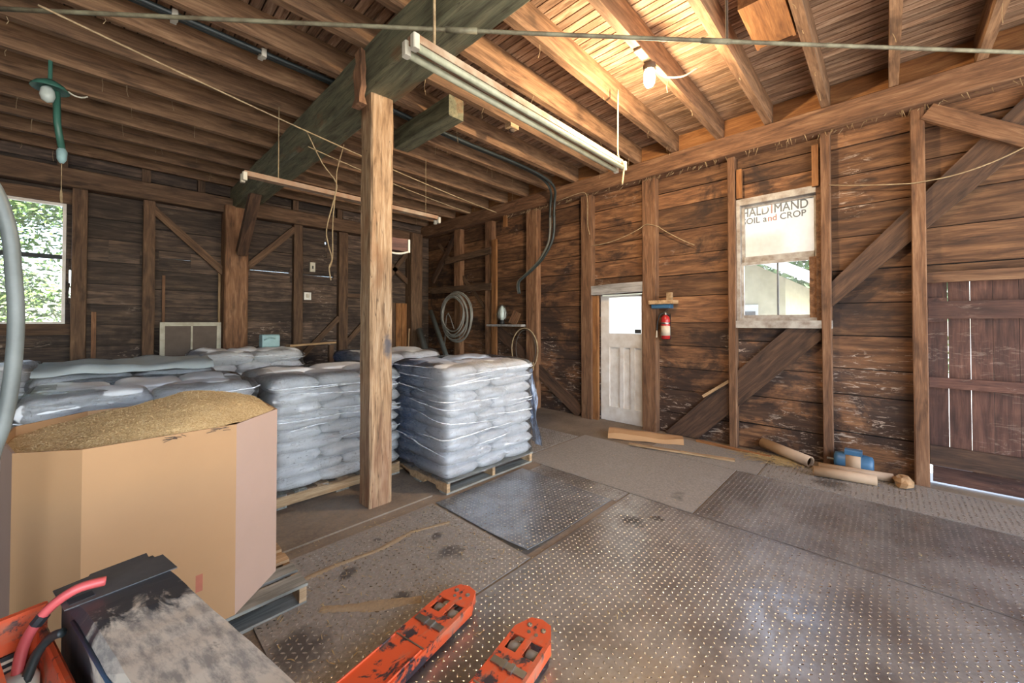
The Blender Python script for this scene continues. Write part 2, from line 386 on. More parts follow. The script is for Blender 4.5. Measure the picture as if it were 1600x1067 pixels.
def timber(name, a, b, w, h, mat, parent=None, up=(0, 0, 1), seg=1, jit=0.0, ch=0.0):
    """squared timber from a to b (centre line), w across, h along up; local X runs with the grain"""
    a, b, up = V(a), V(b), V(up); x = (b - a); L = x.length; x.normalize()
    z = up - x * up.dot(x)
    if z.length < 1e-4: z = V((1, 0, 0)) - x * x.x
    z.normalize(); y = z.cross(x)
    if ch > 0: pr = [(-w/2+ch, -h/2), (w/2-ch, -h/2), (w/2, -h/2+ch), (w/2, h/2-ch), (w/2-ch, h/2), (-w/2+ch, h/2), (-w/2, h/2-ch), (-w/2, -h/2+ch)]
    else: pr = [(-w/2, -h/2), (w/2, -h/2), (w/2, h/2), (-w/2, h/2)]
    n = len(pr); vs = []
    for k in range(seg + 1):
        for (p, q) in pr:
            vs.append((L * k / seg, p + random.uniform(-jit, jit), q + random.uniform(-jit, jit)))
    fs = [(k*n+i, k*n+(i+1) % n, (k+1)*n+(i+1) % n, (k+1)*n+i) for k in range(seg) for i in range(n)]
    fs = [f[::-1] for f in fs]
    fs += [tuple(range(n)), tuple(range((seg+1)*n-1, seg*n-1, -1))]
    fs = [f[::-1] for f in fs]
    o = MB().add(vs, fs).build(name, mat, parent)
    o.matrix_local = Matrix((( x.x, y.x, z.x, a.x), (x.y, y.y, z.y, a.y), (x.z, y.z, z.z, a.z), (0, 0, 0, 1)))
    return o

def subtract(rects, hole):
    out = []; (a, b, c, d) = hole
    for (u0, u1, z0, z1) in rects:
        if b <= u0 or a >= u1 or d <= z0 or c >= z1: out.append((u0, u1, z0, z1)); continue
        if a > u0: out.append((u0, a, z0, z1))
        if b < u1: out.append((b, u1, z0, z1))
        m0, m1 = max(a, u0), min(b, u1)
        if c > z0: out.append((m0, m1, z0, c))
        if d < z1: out.append((m0, m1, d, z1))
    return [r for r in out if r[1] - r[0] > .02 and r[3] - r[2] > .015]

def arc(a, b, sag, n=10):
    a, b = V(a), V(b); return [a.lerp(b, k / n) + V((0, 0, -sag * 4 * (k / n) * (1 - k / n))) for k in range(n + 1)]

def smooth(pts, n=5):
    pts = [V(p) for p in pts]; out = []
    for i in range(len(pts) - 1):
        a, b, c, d = pts[max(0, i - 1)], pts[i], pts[i + 1], pts[min(len(pts) - 1, i + 2)]
        for k in range(n):
            t = k / n; out.append(.5 * ((2 * b) + (c - a) * t + (2 * a - 5 * b + 4 * c - d) * t * t + (3 * b - a - 3 * c + d) * t ** 3))
    return out + [pts[-1]]

def text_mesh(s, size, off=0.0):
    cu = bpy.data.curves.new('print', 'FONT'); cu.body = s; cu.size = size; cu.extrude = .0006; cu.offset = off
    ob = bpy.data.objects.new('print', cu); COL.objects.link(ob)
    me = bpy.data.meshes.new_from_object(ob.evaluated_get(bpy.context.evaluated_depsgraph_get()))
    bpy.data.objects.remove(ob); bpy.data.curves.remove(cu)
    m = MB(); vv = [v.co.copy() for v in me.vertices]; ff = [tuple(p.vertices) for p in me.polygons]; bpy.data.meshes.remove(me)
    for k, (dx, dy) in enumerate(((0, 0), (.028, 0), (.014, .012), (.014, -.012))): m.add([(v.x + dx * size, v.y + dy * size, v.z + k * .00004) for v in vv], ff)   # heavy strokes
    return m.mesh('lettering')

# ------------------------------------------------------------------ the shell
XW, YB, ZD = 5.68, 8.4, 4.22          # right wall face, back wall face, underside of ceiling deck
ground = tag(MB().box((-60, -60, -.35), (80, 90, -.06)).build('ground', 'ground'), 'dry grassy ground outside the barn', 'ground', kind='structure')
floor = tag(MB().box((-4.5, -3, -.3), (XW + .06, YB + .06, 0)).build('floor', 'floor'), 'dusty dirt and concrete barn floor under steel plates', 'floor', kind='structure')

# right wall: dark outer sheathing, then boards, studs, braces and the top plate
HOLES_R = [(.53, 1.41, 1.56, 3.17), (2.62, 3.43, 0, 2.05), (-1.75, -.29, 0, 2.03)]
wr = MB()
for r in [(-3, YB + .1, 0, 4.3)]:
    rs = [r]
    for h in HOLES_R: rs = subtract(rs, h)
    for (u0, u1, z0, z1) in rs: wr.box((XW + .032, u0, z0), (XW + .075, u1, z1))
wall_r = tag(wr.build('wall_right', 'dark'), 'right barn wall of horizontal brown boards, studs and diagonal braces', 'wall', kind='structure')
SEAMS = [((-3, .45), [0, .39, .80, 1.09, 1.45, 1.81, 2.17, 2.54, 2.88, 3.23, 3.55, 3.9, 4.2]),
         ((.45, 1.42), [0, .32, .67, 1.02, 1.36, 1.70, 2.1, 2.5, 2.9, 3.37, 3.58, 3.9, 4.2]),
         ((1.42, 2.53), [0, .30, .635, .946, 1.266, 1.595, 1.971, 2.274, 2.56, 2.917, 3.267, 3.5, 3.85, 4.2]),
         ((2.53, 3.64), [0, .33, .66, 1.0, 1.36, 1.7, 2.05, 2.32, 2.6, 2.88, 3.15, 3.45, 3.8, 4.2]),
         ((3.64, 4.85), [0, .31, .62, .95, 1.27, 1.59, 1.88, 2.15, 2.45, 2.75, 3.05, 3.35, 3.65, 4.2]),
         ((4.85, 6.0), [0, .34, .66, .98, 1.32, 1.62, 1.93, 2.22, 2.52, 2.84, 3.1, 3.42, 3.7, 4.2]),
         ((6.0, 8.4), [0, .31, .63, .95, 1.25, 1.58, 1.9, 2.2, 2.5, 2.8, 3.12, 3.4, 3.7, 4.2])]
for ((u0, u1), zs) in SEAMS:
    for k in range(len(zs) - 1):
        rs = [(u0 + .002, u1 - .002, zs[k] + .0055, zs[k + 1] - .0055)]
        for h in HOLES_R: rs = subtract(rs, h)
        for (a, b, z0, z1) in rs:
            dx = random.uniform(-.010, .004)
            tl = random.uniform(-.004, .004)
            timber('plank', (XW + .016 + dx, a, (z0 + z1) / 2), (XW + .016 + dx + tl, b, (z0 + z1) / 2 + random.uniform(-.003, .003)), .028, z1 - z0, 'wall', wall_r, jit=.0015)
def stud_r(y, w, z0=0.0, z1=3.72, d=.13, mat='stud', x=XW):
    return timber('stud', (x - d / 2, y, z0), (x - d / 2 + random.uniform(-.004, .004), y, z1), w, d, mat, wall_r, up=(1, 0, 0), seg=5, jit=.003, ch=.006)
for y, w in ((-.235, .10), (.485, .085), (1.43, .085), (2.53, .20), (3.62, .20), (4.83, .26), (6.02, .20), (7.08, .22)): stud_r(y, w)
stud_r(-1.8, .12)
timber('plate_beam', (5.565, -3, 3.845), (5.565, YB, 3.845), .23, .25, 'stud', wall_r, seg=12, jit=.004, ch=.012)
def poly_board(name, pts, x, th, mat, par, ang):
    ca, sa = math.cos(ang), math.sin(ang); (y0, z0) = pts[0]
    loc = [((p[0] - y0) * ca + (p[1] - z0) * sa, -(p[0] - y0) * sa + (p[1] - z0) * ca) for p in pts]
    o = MB().prism([(u, v) for (u, v) in loc], -th / 2, th / 2).build(name, mat, par)
    o.matrix_local = Matrix(((0, 0, 1, x), (ca, -sa, 0, y0), (sa, ca, 0, z0), (0, 0, 0, 1))); return o
def brace_r(a, b, w, d=.045, x=5.635, mat='brace'):
    return timber('brace', (x, *a), (x, *b), d, w, mat, wall_r, seg=3, jit=.003)
poly_board('brace', [(2.33, .01), (1.88, .01), (.54, 1.40), (.54, 1.525), (.86, 1.525)][::-1], 5.635, .045, 'brace', wall_r, math.atan2(1.5, -1.45))
poly_board('brace', [(.50, 1.985), (.50, 1.715), (-1.05, 3.315), (-1.05, 3.70), (-.99, 3.70)][::-1], 5.635, .045, 'brace', wall_r, math.atan2(1.1, -1))
brace_r((-.30, 3.66), (-.98, 3.14), .15, .05, 5.56, 'stud')
timber('splinter', (5.585, 1.80, .60), (5.585, 1.48, .84), .012, .035, 'pallet', wall_r)
brace_r((5.92, 1.50), (3.78, .06), .22, x=5.64)
brace_r((8.1, 2.6), (7.2, 3.6), .12, .05, 5.60)
brace_r((7.9, 3.5), (5.95, 1.65), .07, .03, 5.645, 'studback')
timber('rung', (5.51, 7.45, 3.02), (5.51, 5.88, 3.09), .05, .13, 'studback', wall_r)
timber('rung', (5.51, 8.05, 2.36), (5.51, 5.88, 2.34), .05, .14, 'studback', wall_r)
timber('ladder_board', (5.52, 5.80, .02), (5.52, 5.80, 3.30), .13, .05, 'orange', wall_r, up=(1, 0, 0))
timber('trim_board', (5.60, .575, 3.15), (5.60, .575, 3.62), .06, .05, 'orange', wall_r, up=(1, 0, 0))
timber('trim_board', (5.60, 1.345, 3.18), (5.60, 1.345, 3.55), .06, .05, 'orange', wall_r, up=(1, 0, 0))
timber('header_board', (5.64, -.29, 2.04), (5.64, -1.75, 2.03), .06, .10, 'stud', wall_r)
timber('sill_board', (5.62, 1.47, 1.575), (5.62, .44, 1.575), .12, .09, 'sash', wall_r)
timber('mounting_board', (5.49, 5.46, 3.50), (5.49, 5.46, 3.86), .10, .03, 'orange', wall_r, up=(1, 0, 0))

# back wall
HOLES_B = [(1.82, 2.48, 2.560, 2.568), (2.72, 3.32, 2.545, 2.554), (.02, .36, 2.655, 2.662), (.58, .98, 2.63, 2.637), (3.14, 3.18, 3.22, 3.27), (5.32, 5.36, 3.60, 3.66), (-.37, -.35, 1.95, 2.35), (-1.42, -.40, 1.58, 3.28)]
wb = MB(); rs = [(-4.5, XW + .1, 0, 4.3)]
for h in HOLES_B: rs = subtract(rs, h)
for (u0, u1, z0, z1) in rs: wb.box((u0, YB + .032, z0), (u1, YB + .075, z1))
wall_b = tag(wb.build('wall_back', 'dark'), 'dark back barn wall of horizontal boards and posts', 'wall', kind='structure')
for ((u0, u1), zs) in [((-4.5, .46), [0, .31, .62, .93, 1.25, 1.56, 1.86, 2.17, 2.5, 2.84, 3.14, 3.5, 3.85, 4.2]),
                       ((.46, 1.55), [0, .33, .64, .97, 1.24, 1.5, 1.84, 2.12, 2.42, 2.75, 3.08, 3.45, 3.82, 4.2]),
                       ((1.55, 3.5), [0, .3, .62, .93, 1.25, 1.62, 1.98, 2.38, 2.66, 2.94, 3.25, 3.5, 3.86, 4.2]),
                       ((3.5, 5.68), [0, .33, .66, .98, 1.3, 1.6, 1.93, 2.25, 2.55, 2.85, 3.2, 3.5, 3.86, 4.2])]:
    for k in range(len(zs) - 1):
        rs = [(u0 + .002, u1 - .002, zs[k] + .0055, zs[k + 1] - .0055)]
        for h in HOLES_B: rs = subtract(rs, h)
        for (a, b, z0, z1) in rs:
            dy = random.uniform(-.006, .004)
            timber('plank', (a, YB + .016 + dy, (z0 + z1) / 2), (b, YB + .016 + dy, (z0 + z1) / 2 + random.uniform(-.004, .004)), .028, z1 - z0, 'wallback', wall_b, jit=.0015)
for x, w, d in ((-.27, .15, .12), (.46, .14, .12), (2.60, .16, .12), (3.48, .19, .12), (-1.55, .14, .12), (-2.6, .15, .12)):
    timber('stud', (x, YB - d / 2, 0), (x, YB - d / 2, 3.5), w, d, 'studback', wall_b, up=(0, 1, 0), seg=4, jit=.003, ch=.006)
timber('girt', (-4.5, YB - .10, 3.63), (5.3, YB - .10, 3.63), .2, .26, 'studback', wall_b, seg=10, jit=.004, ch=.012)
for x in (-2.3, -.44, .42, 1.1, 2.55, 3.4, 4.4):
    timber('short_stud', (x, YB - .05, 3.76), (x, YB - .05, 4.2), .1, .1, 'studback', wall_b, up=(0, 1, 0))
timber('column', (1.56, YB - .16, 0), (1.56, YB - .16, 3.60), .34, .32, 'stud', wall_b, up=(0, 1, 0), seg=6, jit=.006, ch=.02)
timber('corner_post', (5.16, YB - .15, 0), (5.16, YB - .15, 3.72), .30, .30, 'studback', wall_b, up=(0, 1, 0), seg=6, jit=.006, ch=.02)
def brace_b(a, b, w=.11, d=.05, y=YB - .09):
    return timber('brace', (a[0], y, a[1]), (b[0], y, b[1]), d, w, 'studback', wall_b)
brace_b((.42, 3.46), (1.42, 2.46)); brace_b((2.54, 3.42), (1.71, 2.54)); brace_b((4.45, 2.55), (5.05, 3.3)); brace_b((4.1, 3.3), (5.1, 2.5))
brace_b((2.65, .9), (3.4, 1.7), .1); brace_b((3.5, 1.1), (4.4, 2.1), .1)
timber('ledger', (3.55, YB - .08, 2.17), (4.6, YB - .08, 2.17), .1, .08, 'studback', wall_b)
for k, (x, m) in enumerate(((4.48, 'orange'), (4.64, 'studback'), (4.80, 'orange'), (4.95, 'orange'))):
    timber('leaning_slat', (x, YB - .07, .3), (x, YB - .07, 2.05), .14, .02, m, wall_b, up=(0, 1, 0))
timber('lath', (.64, YB - .03, .5), (.64, YB - .03, 2.35), .035, .04, 'stud', wall_b, up=(0, 1, 0))
timber('lath', (-.12, YB - .03, .5), (-.12, YB - .03, 1.75), .05, .04, 'stud', wall_b, up=(0, 1, 0))
timber('lath', (1.36, YB - .05, .9), (1.36, YB - .05, 2.45), .03, .03, 'pallet', wall_b, up=(0, 1, 0))

# left wall, outside the picture
wall_l = tag(MB().box((-4.58, -3, 0), (-4.53, YB + .1, 4.3)).build('wall_left', 'dark'), 'left barn wall of dark horizontal boards', 'wall', kind='structure')
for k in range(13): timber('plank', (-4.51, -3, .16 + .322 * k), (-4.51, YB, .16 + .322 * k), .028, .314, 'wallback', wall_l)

# ceiling: deck boards over joists
ceil = tag(MB().box((-4.6, -5, ZD + .03), (XW + .1, YB + .1, ZD + .10)).build('ceiling', 'dark'), 'board ceiling on rough joists', 'ceiling', kind='structure')
x = -4.4; pw = .088
while x < XW - .02:
    for (y0, y1) in ((-5, 2.1), (2.105, YB)):
        o = timber('deck_board', (x + pw / 2, y0, ZD + .012 + random.uniform(-.003, .003)), (x + pw / 2, y1, ZD + .012), pw - .012, .024, 'deck', ceil)
    x += pw
JY = [-4.53, -3.98, -3.43, -2.88, -2.33, -1.78, -1.23, -.68, -.11, .43, .965, 1.50, 2.08, 2.63, 3.19, 3.76, 4.32, 4.88, 5.44, 6.0, 6.56, 7.12, 7.68, 8.2]
for k, y in enumerate(JY):
    timber('joist', (-4.5, y + .038, 4.095), (1.70, y + .038 + random.uniform(-.01, .01), 4.095), .072, .25, 'joist', ceil, seg=6, jit=.003)
    timber('joist', (1.45, y + .11 if k % 2 else y + .038, 4.095) if 0 else (1.70, y + .038, 4.095), (5.62, y + .038, 4.095), .072, .25, 'joist', ceil, seg=6, jit=.003)
    if k: timber('blocking', (5.56, JY[k - 1] + .076, 4.095), (5.56, y, 4.095), .03, .24, 'orange', ceil)

# ------------------------------------------------------------------ openings in the right wall
# door with a frosted pane
d1 = empty('door_1', 'worn white panel door with a bright frosted pane', 'door', (5.70, 3.02, 0), kind='structure')
Y0, Y1 = -.40, .395
def dpart(name, y0, y1, z0, z1, x0=-.02, x1=.02, mat='white'): return MB().box((x0, y0, z0), (x1, y1, z1)).build(name, mat, d1)
dpart('stile', Y0, -.31, .01, 2.03); dpart('stile', .245, Y1, .01, 2.03)
dpart('bottom_rail', -.31, .245, .01, .24); dpart('lock_rail', -.31, .245, 1.20, 1.42); dpart('top_rail', -.31, .245, 2.0, 2.03)
for (a, b) in ((-.31, -.19), (-.125, -.005), (.06, .245)): dpart('panel', a - .0, b, .24, 1.20, .006, .016)
dpart('muntin', -.19, -.125, .24, 1.20); dpart('muntin', -.005, .06, .24, 1.20)
dpart('frosted_pane', -.31, .245, 1.42, 2.0, -.004, .004, 'frost')
dpart('sticker', -.295, -.195, 1.43, 1.49, -.008, -.0045, 'print')
dpart('lock_plate', -.398, -.37, .96, 1.04, -.03, -.0205, 'black')
MB().lathe([(.001, -.035), (.016, -.032), (.02, -.02), (.008, -.008), (.008, 0)], (-.03, -.383, 1.0), 12, 0).build('door_knob', 'black', d1, True)
tag(timber('trim_1', (5.60, 3.60, 2.12), (5.60, 2.60, 2.14), .09, .15, 'greywood', jit=.006, seg=5), 'grey peeling lintel board above the white door', 'lintel', kind='structure')
tag(timber('trim_2', (5.62, 3.49, .0), (5.62, 3.49, 2.04), .13, .05, 'orange', up=(1, 0, 0)), 'reddish brown door jamb board left of the white door', 'jamb', kind='structure')
tag(timber('trim_3', (5.63, 2.64, .0), (5.63, 2.64, 2.05), .03, .08, 'orange', up=(1, 0, 0)), 'narrow brown jamb strip right of the white door', 'jamb', kind='structure')

# sash window with the printed sheet
w1 = empty('window_1', 'old sash window with a printed white sheet behind the upper pane', 'window', (5.70, .97, 1.6), kind='structure')
def wpart(name, y0, y1, z0, z1, x0=-.02, x1=.02, mat='sash', par=w1): return MB().box((x0, y0 - .97, z0 - 1.6), (x1, y1 - .97, z1 - 1.6)).build(name, mat, par)
wpart('frame_side', 1.345, 1.41, 1.60, 3.17, -.09, .05); wpart('frame_side', .53, .575, 1.60, 3.17, -.09, .05, 'stud')
wpart('frame_head', .575, 1.345, 3.09, 3.17, -.09, .05); wpart('frame_sill', .575, 1.345, 1.60, 1.655, -.09, .06)
us = empty('upper_sash'); us.parent = w1
wpart('sash_stile', 1.31, 1.345, 2.36, 3.09, par=us); wpart('sash_stile', .575, .60, 2.36, 3.09, par=us)
wpart('sash_rail', .60, 1.31, 3.06, 3.09, par=us); wpart('sash_rail', .60, 1.31, 2.36, 2.43, -.035, .02, par=us)
wpart('pane', .60, 1.31, 2.43, 3.06, -.002, .002, 'glass', us)
ls = empty('lower_sash'); ls.parent = w1
wpart('sash_stile', 1.315, 1.345, 1.655, 2.36, -.05, -.01, par=ls); wpart('sash_stile', .575, .645, 1.655, 2.36, -.05, -.01, 'stud', par=ls)
wpart('sash_rail', .645, 1.315, 2.325, 2.36, -.05, -.01, par=ls); wpart('sash_rail', .645, 1.315, 1.655, 1.69, -.05, -.01, par=ls)
wpart('pane', .645, 1.315, 1.69, 2.325, -.031, -.029, 'glass', ls)
wpart('mullion', .948, .966, 1.69, 2.325, -.028, .0, 'black', ls)
wpart('shade_board', .88, 1.34, 2.44, 2.72, .055, .06, 'cardgrey')  # unseen board added outside to shade the lower part of the sheet
sh = tag(MB().box((0, -.355, -.315), (.002, .355, .315)).build('printed_sheet', 'sheet', loc=(5.712, .955, 2.745)), 'white printed sheet reading HALDIMAND SOIL and CROP in the upper sash', 'sign')
TM = Matrix(((0, 0, -1, 0), (-1, 0, 0, 0), (0, 1, 0, 0), (0, 0, 0, 1)))
def put_text(s, y, z, size, sx, mat):
    me = text_mesh(s, size); o = link('lettering', me, sh, mat)
    o.matrix_local = Matrix.Translation((-.0015, y - .955, z - 2.745)) @ TM @ Matrix.Diagonal((sx, 1, 1, 1)); return max(v.co.x for v in me.vertices) * sx
def text_row(parts, y0, y1, z, size):
    wds = [max(v.co.x for v in text_mesh(p[0], size).vertices) for p in parts]; gaps = [p[2] for p in parts]
    k = (y0 - y1 - sum(gaps)) / sum(wds); y = y0
    for (p, wd, gp) in zip(parts, wds, gaps): put_text(p[0], y, z, size, k, p[1]); y -= wd * k + gp
text_row((('HALD', 'print', .012), ('I', 'printred', .012), ('MAND', 'print', 0)), 1.352, .655, 2.955, .150)
text_row((('SOIL', 'print', .03), ('a', 'print', .006), ('nd', 'printred', .03), ('CROP', 'print', 0)), 1.345, .675, 2.86, .108)

# plank gate
g = empty('door_2', 'reddish brown plank barn door with three rails and light under it', 'door', (5.70, -1.02, 0), kind='structure')
y = .73
while y > -.72:
    wd = random.uniform(.135, .155); z0 = random.uniform(.17, .21)
    timber('plank', (0 + random.uniform(-.003, .003), y - wd / 2, z0), (0, y - wd / 2, 2.0), wd - random.choice((.0015, .002, .004)), .024, 'gate', g, up=(1, 0, 0)); y -= wd
for (za, zb, m) in ((1.72, .17, 'gate'), (1.01, .10, 'gate'), (.295, .19, 'brace')):
    timber('rail', (-.035, .725, za), (-.035, -.72, za), .045, zb, m, g)
timber('kick_board', (.01, .705, .105), (.01, -.72, .10), .022, .155, 'gate', g)
MB().box((-.052, .60, 1.60), (-.03, .74, 1.84)).build('hinge_plate', 'gate', g)

# back window
w2 = empty('window_2', 'two-pane window in the dark back wall with a leafy tree outside', 'window', (-.91, YB + .02, 1.58), kind='structure')
def w2p(name, x0, x1, z0, z1, mat='white', y0=-.03, y1=.04): return MB().box((x0 + .91, y0, z0 - 1.58), (x1 + .91, y1, z1 - 1.58)).build(name, mat, w2)
w2p('frame_side', -.435, -.40, 1.58, 3.28); w2p('frame_side', -1.42, -1.385, 1.58, 3.28); w2p('frame_head', -1.385, -.435, 3.245, 3.28); w2p('frame_sill', -1.385, -.435, 1.58, 1.605)
w2p('meeting_rail', -1.385, -.435, 2.49, 2.55, 'print', -.02, .03)
w2p('pane', -1.385, -.435, 1.605, 2.49, 'glass', -.002, .002); w2p('pane', -1.385, -.435, 2.55, 3.245, 'glass', -.002, .002)
tag(timber('trim_4', (-1.6, YB - .03, 3.36), (-.34, YB - .03, 3.36), .06, .16, 'studback'), 'dark header board above the back window', 'header', kind='structure')
tag(timber('trim_5', (-1.6, YB - .03, 1.50), (-.34, YB - .03, 1.50), .06, .15, 'studback'), 'dark sill board under the back window', 'sill', kind='structure')

# ------------------------------------------------------------------ steel plates on the floor
def plate(x0, x1, y0, y1, mat, lugs=True, z=.003, lift=None, rz=0, n=1, part='tread_plate', pitch=.037, vis=None):
    zf = (lambda x, y: z + (lift(x, y) if lift else 0))
    m = MB(); nx = n if lift is None else 14
    xs = [x0 + (x1 - x0) * i / nx for i in range(nx + 1)]; ys = [y0 + (y1 - y0) * j / nx for j in range(nx + 1)]
    top = [(a, b, zf(a, b) + .004) for b in ys for a in xs]; bot = [(a, b, zf(a, b) - .001) for b in ys for a in xs]; q = nx + 1; N = len(top)
    fs = [(j*q+i, j*q+i+1, (j+1)*q+i+1, (j+1)*q+i) for j in range(nx) for i in range(nx)]
    fs += [tuple(N + k for k in f[::-1]) for f in fs]
    for i in range(nx):
        fs += [(i, N+i, N+i+1, i+1), (nx*q+i+1, N+nx*q+i+1, N+nx*q+i, nx*q+i), ((i+1)*q, N+(i+1)*q, N+i*q, i*q), (i*q+nx, N+i*q+nx, N+(i+1)*q+nx, (i+1)*q+nx)]
    c = ((x0 + x1) / 2, (y0 + y1) / 2, 0)
    m.add([(a - c[0], b - c[1], w) for a, b, w in top + bot], fs)
    o = m.build(part, mat, floor, loc=c); o.rotation_euler.z = rz
    if lugs:
        L = MB(); j = 0; yy = y0 + .02
        while yy < y1 - .02:
            i = 0; xx = x0 + .02
            while xx < x1 - .02:
                if vis is None or vis(xx, yy):
                    s = 1 if (i + j) % 2 else -1; a = .0135; b = .0052; h = zf(xx, yy) + .004; dx, dy = .7071, .7071 * s
                    px, py = xx - c[0], yy - c[1]
                    P = lambda u, w, zz: (px + dx * u - dy * w, py + dy * u + dx * w, zz)
                    L.add([P(-a, 0, h), P(0, -b, h), P(a, 0, h), P(0, b, h), P(-a * .55, 0, h + .0032), P(a * .55, 0, h + .0032)],
                          [(0, 1, 4), (1, 5, 4), (1, 2, 5), (2, 3, 5), (3, 4, 5), (3, 0, 4)])
                i += 1; xx += pitch
            j += 1; yy += pitch
        tag(L.build('raised_lugs', 'lug', o, True), kind='stuff')
    return o
near = lambda x, y: .721 * x + .693 * y > .8 and .693 * x - .721 * y < 1.5 * (.721 * x + .693 * y)
plate(-1.2, 3.40, -1.9, 1.74, 'plate', vis=near)
plate(2.03, 3.16, 1.80, 2.88, 'plateblue', z=.008, lift=lambda x, y: .028 * max(0, 1 - ((x - 2.03) ** 2 + (y - 1.8) ** 2) ** .5 / .45) ** 1.5 + .002 * math.sin(x * 5 + y * 4))
plate(.55, 2.01, 1.76, 2.90, 'platedirty')
plate(3.17, 3.40, 1.76, 2.80, 'plate')
plate(3.415, 4.72, 1.19, 3.10, 'platedirty', lugs=False)
plate(3.415, 4.72, -2.2, 1.175, 'plate', vis=near)
plate(4.735, 5.50, 1.00, 2.2, 'platedirty', lugs=False)
plate(4.735, 5.50, -2.2, .985, 'platedirty', pitch=.037, vis=near)
plate(3.55, 4.6, 3.13, 3.9, 'platedirty', pitch=.045)
MB().box((-.7, -.3, 0), (.7, .3, .012)).build('concrete_slab', 'floor', floor, loc=(1.4, 3.33, 0))

# ------------------------------------------------------------------ main beam, post, hung timbers
beam = tag(timber('main_beam', (1.665, -3, 3.78), (1.665, YB - .02, 3.78), .30, .38, 'beam', seg=40, jit=.008, ch=.02), 'heavy greenish hewn main beam carrying the joists', 'beam')
post = tag(timber('support_post', (1.67, 3.28, 0), (1.67, 3.28, 3.59), .205, .205, 'post', up=(0, 1, 0), seg=14, jit=.005, ch=.014), 'worn square timber post standing under the main beam', 'post')
stain = MB().lathe([(.001, 0), (.03, .0005), (.04, .001)], (0, 0, 0), 12)
tag(timber('hung_timber', (2.53, 3.24, 3.85), (2.53, 4.35, 3.85), .19, .22, 'beam', seg=5, jit=.004, ch=.008), 'short greenish timber hung under the joists behind the post', 'timber')
tag(timber('bark_slab', (1.46, 3.19, 3.42), (1.47, 3.19, 3.88), .12, .05, 'stud', up=(1, 0, 0), seg=6, jit=.012), 'ragged brown bark slab hanging on the beam above the post', 'wood scrap')
tag(timber('knee_brace', (1.60, 7.95, 2.78), (1.60, 7.05, 3.66), .13, .15, 'brace', up=(1, 0, 0)), 'dark knee brace between back column and main beam', 'brace')
bb = empty('bracket_block', 'rusty painted block fixed to the right side of the post', 'block', (1.775, 3.42, 2.34))
timber('block', (-.02, 0, 0), (.27, 0, .01), .10, .12, 'gate', bb, jit=.006, seg=3)
MB().box((.265, -.058, -.058), (.285, .058, .068)).build('end_cap', 'plastic', bb)
MB().tube(arc((.05, -.055, -.075), (.27, -.055, -.05), .02), .01, 5).build('dripped_foam', 'plastic', bb, True)

# ------------------------------------------------------------------ pallets, bags, film
def pallet(x0, y0, lx, ly, axis, label, mats=('pallet', 'palletgrey'), notch=.05):
    p = empty('pallet', label, 'pallet', (x0 + lx / 2, y0 + ly / 2, 0), group='wooden pallets')
    L, Wd = (lx, ly) if axis == 'x' else (ly, lx)
    T = (lambda a, b, z: (a, b, z)) if axis == 'x' else (lambda a, b, z: (b, a, z))
    mt = lambda k: mats[k % 2]
    n = 7; bw = .10
    prof = [(-L/2, .017), (-L/2+.16, .017), (-L/2+.18, notch), (-L/2+.36, notch), (-L/2+.38, .017), (L/2-.38, .017), (L/2-.36, notch), (L/2-.18, notch), (L/2-.16, .017), (L/2, .017), (L/2, .107), (-L/2, .107)]
    for k, b in enumerate((-Wd / 2 + .02, 0, Wd / 2 - .02)):
        vs = [T(a, b + s * .019, z) for s in (-1, 1) for (a, z) in prof]; q = len(prof)
        top = [(0, 1, 10 + 0, 11)]
        fs = [(i, (i + 1) % q, q + (i + 1) % q, q + i) for i in range(q)]
        quads = [(0, 1, 2, 11), (2, 3, 10, 11), (3, 4, 5, 10), (5, 6, 10), (6, 7, 10), (7, 8, 9, 10)]
        fs += quads + [tuple(q + i for i in f[::-1]) for f in quads]
        MB().add(vs, fs).build('stringer', mats[0], p)
    for k in range(n):
        a = -L / 2 + bw / 2 + (L - bw) * k / (n - 1)
        timber('deck_board', T(a, -Wd / 2, .1155), T(a, Wd / 2, .1155), bw if k else .13, .017, mt(k // 2 + 1), p)
    for a in (-L / 2 + .06, 0, L / 2 - .06):
        timber('bottom_board', T(a, -Wd / 2, .0085), T(a, Wd / 2, .0085), .12, .017, mats[1], p)
    return p

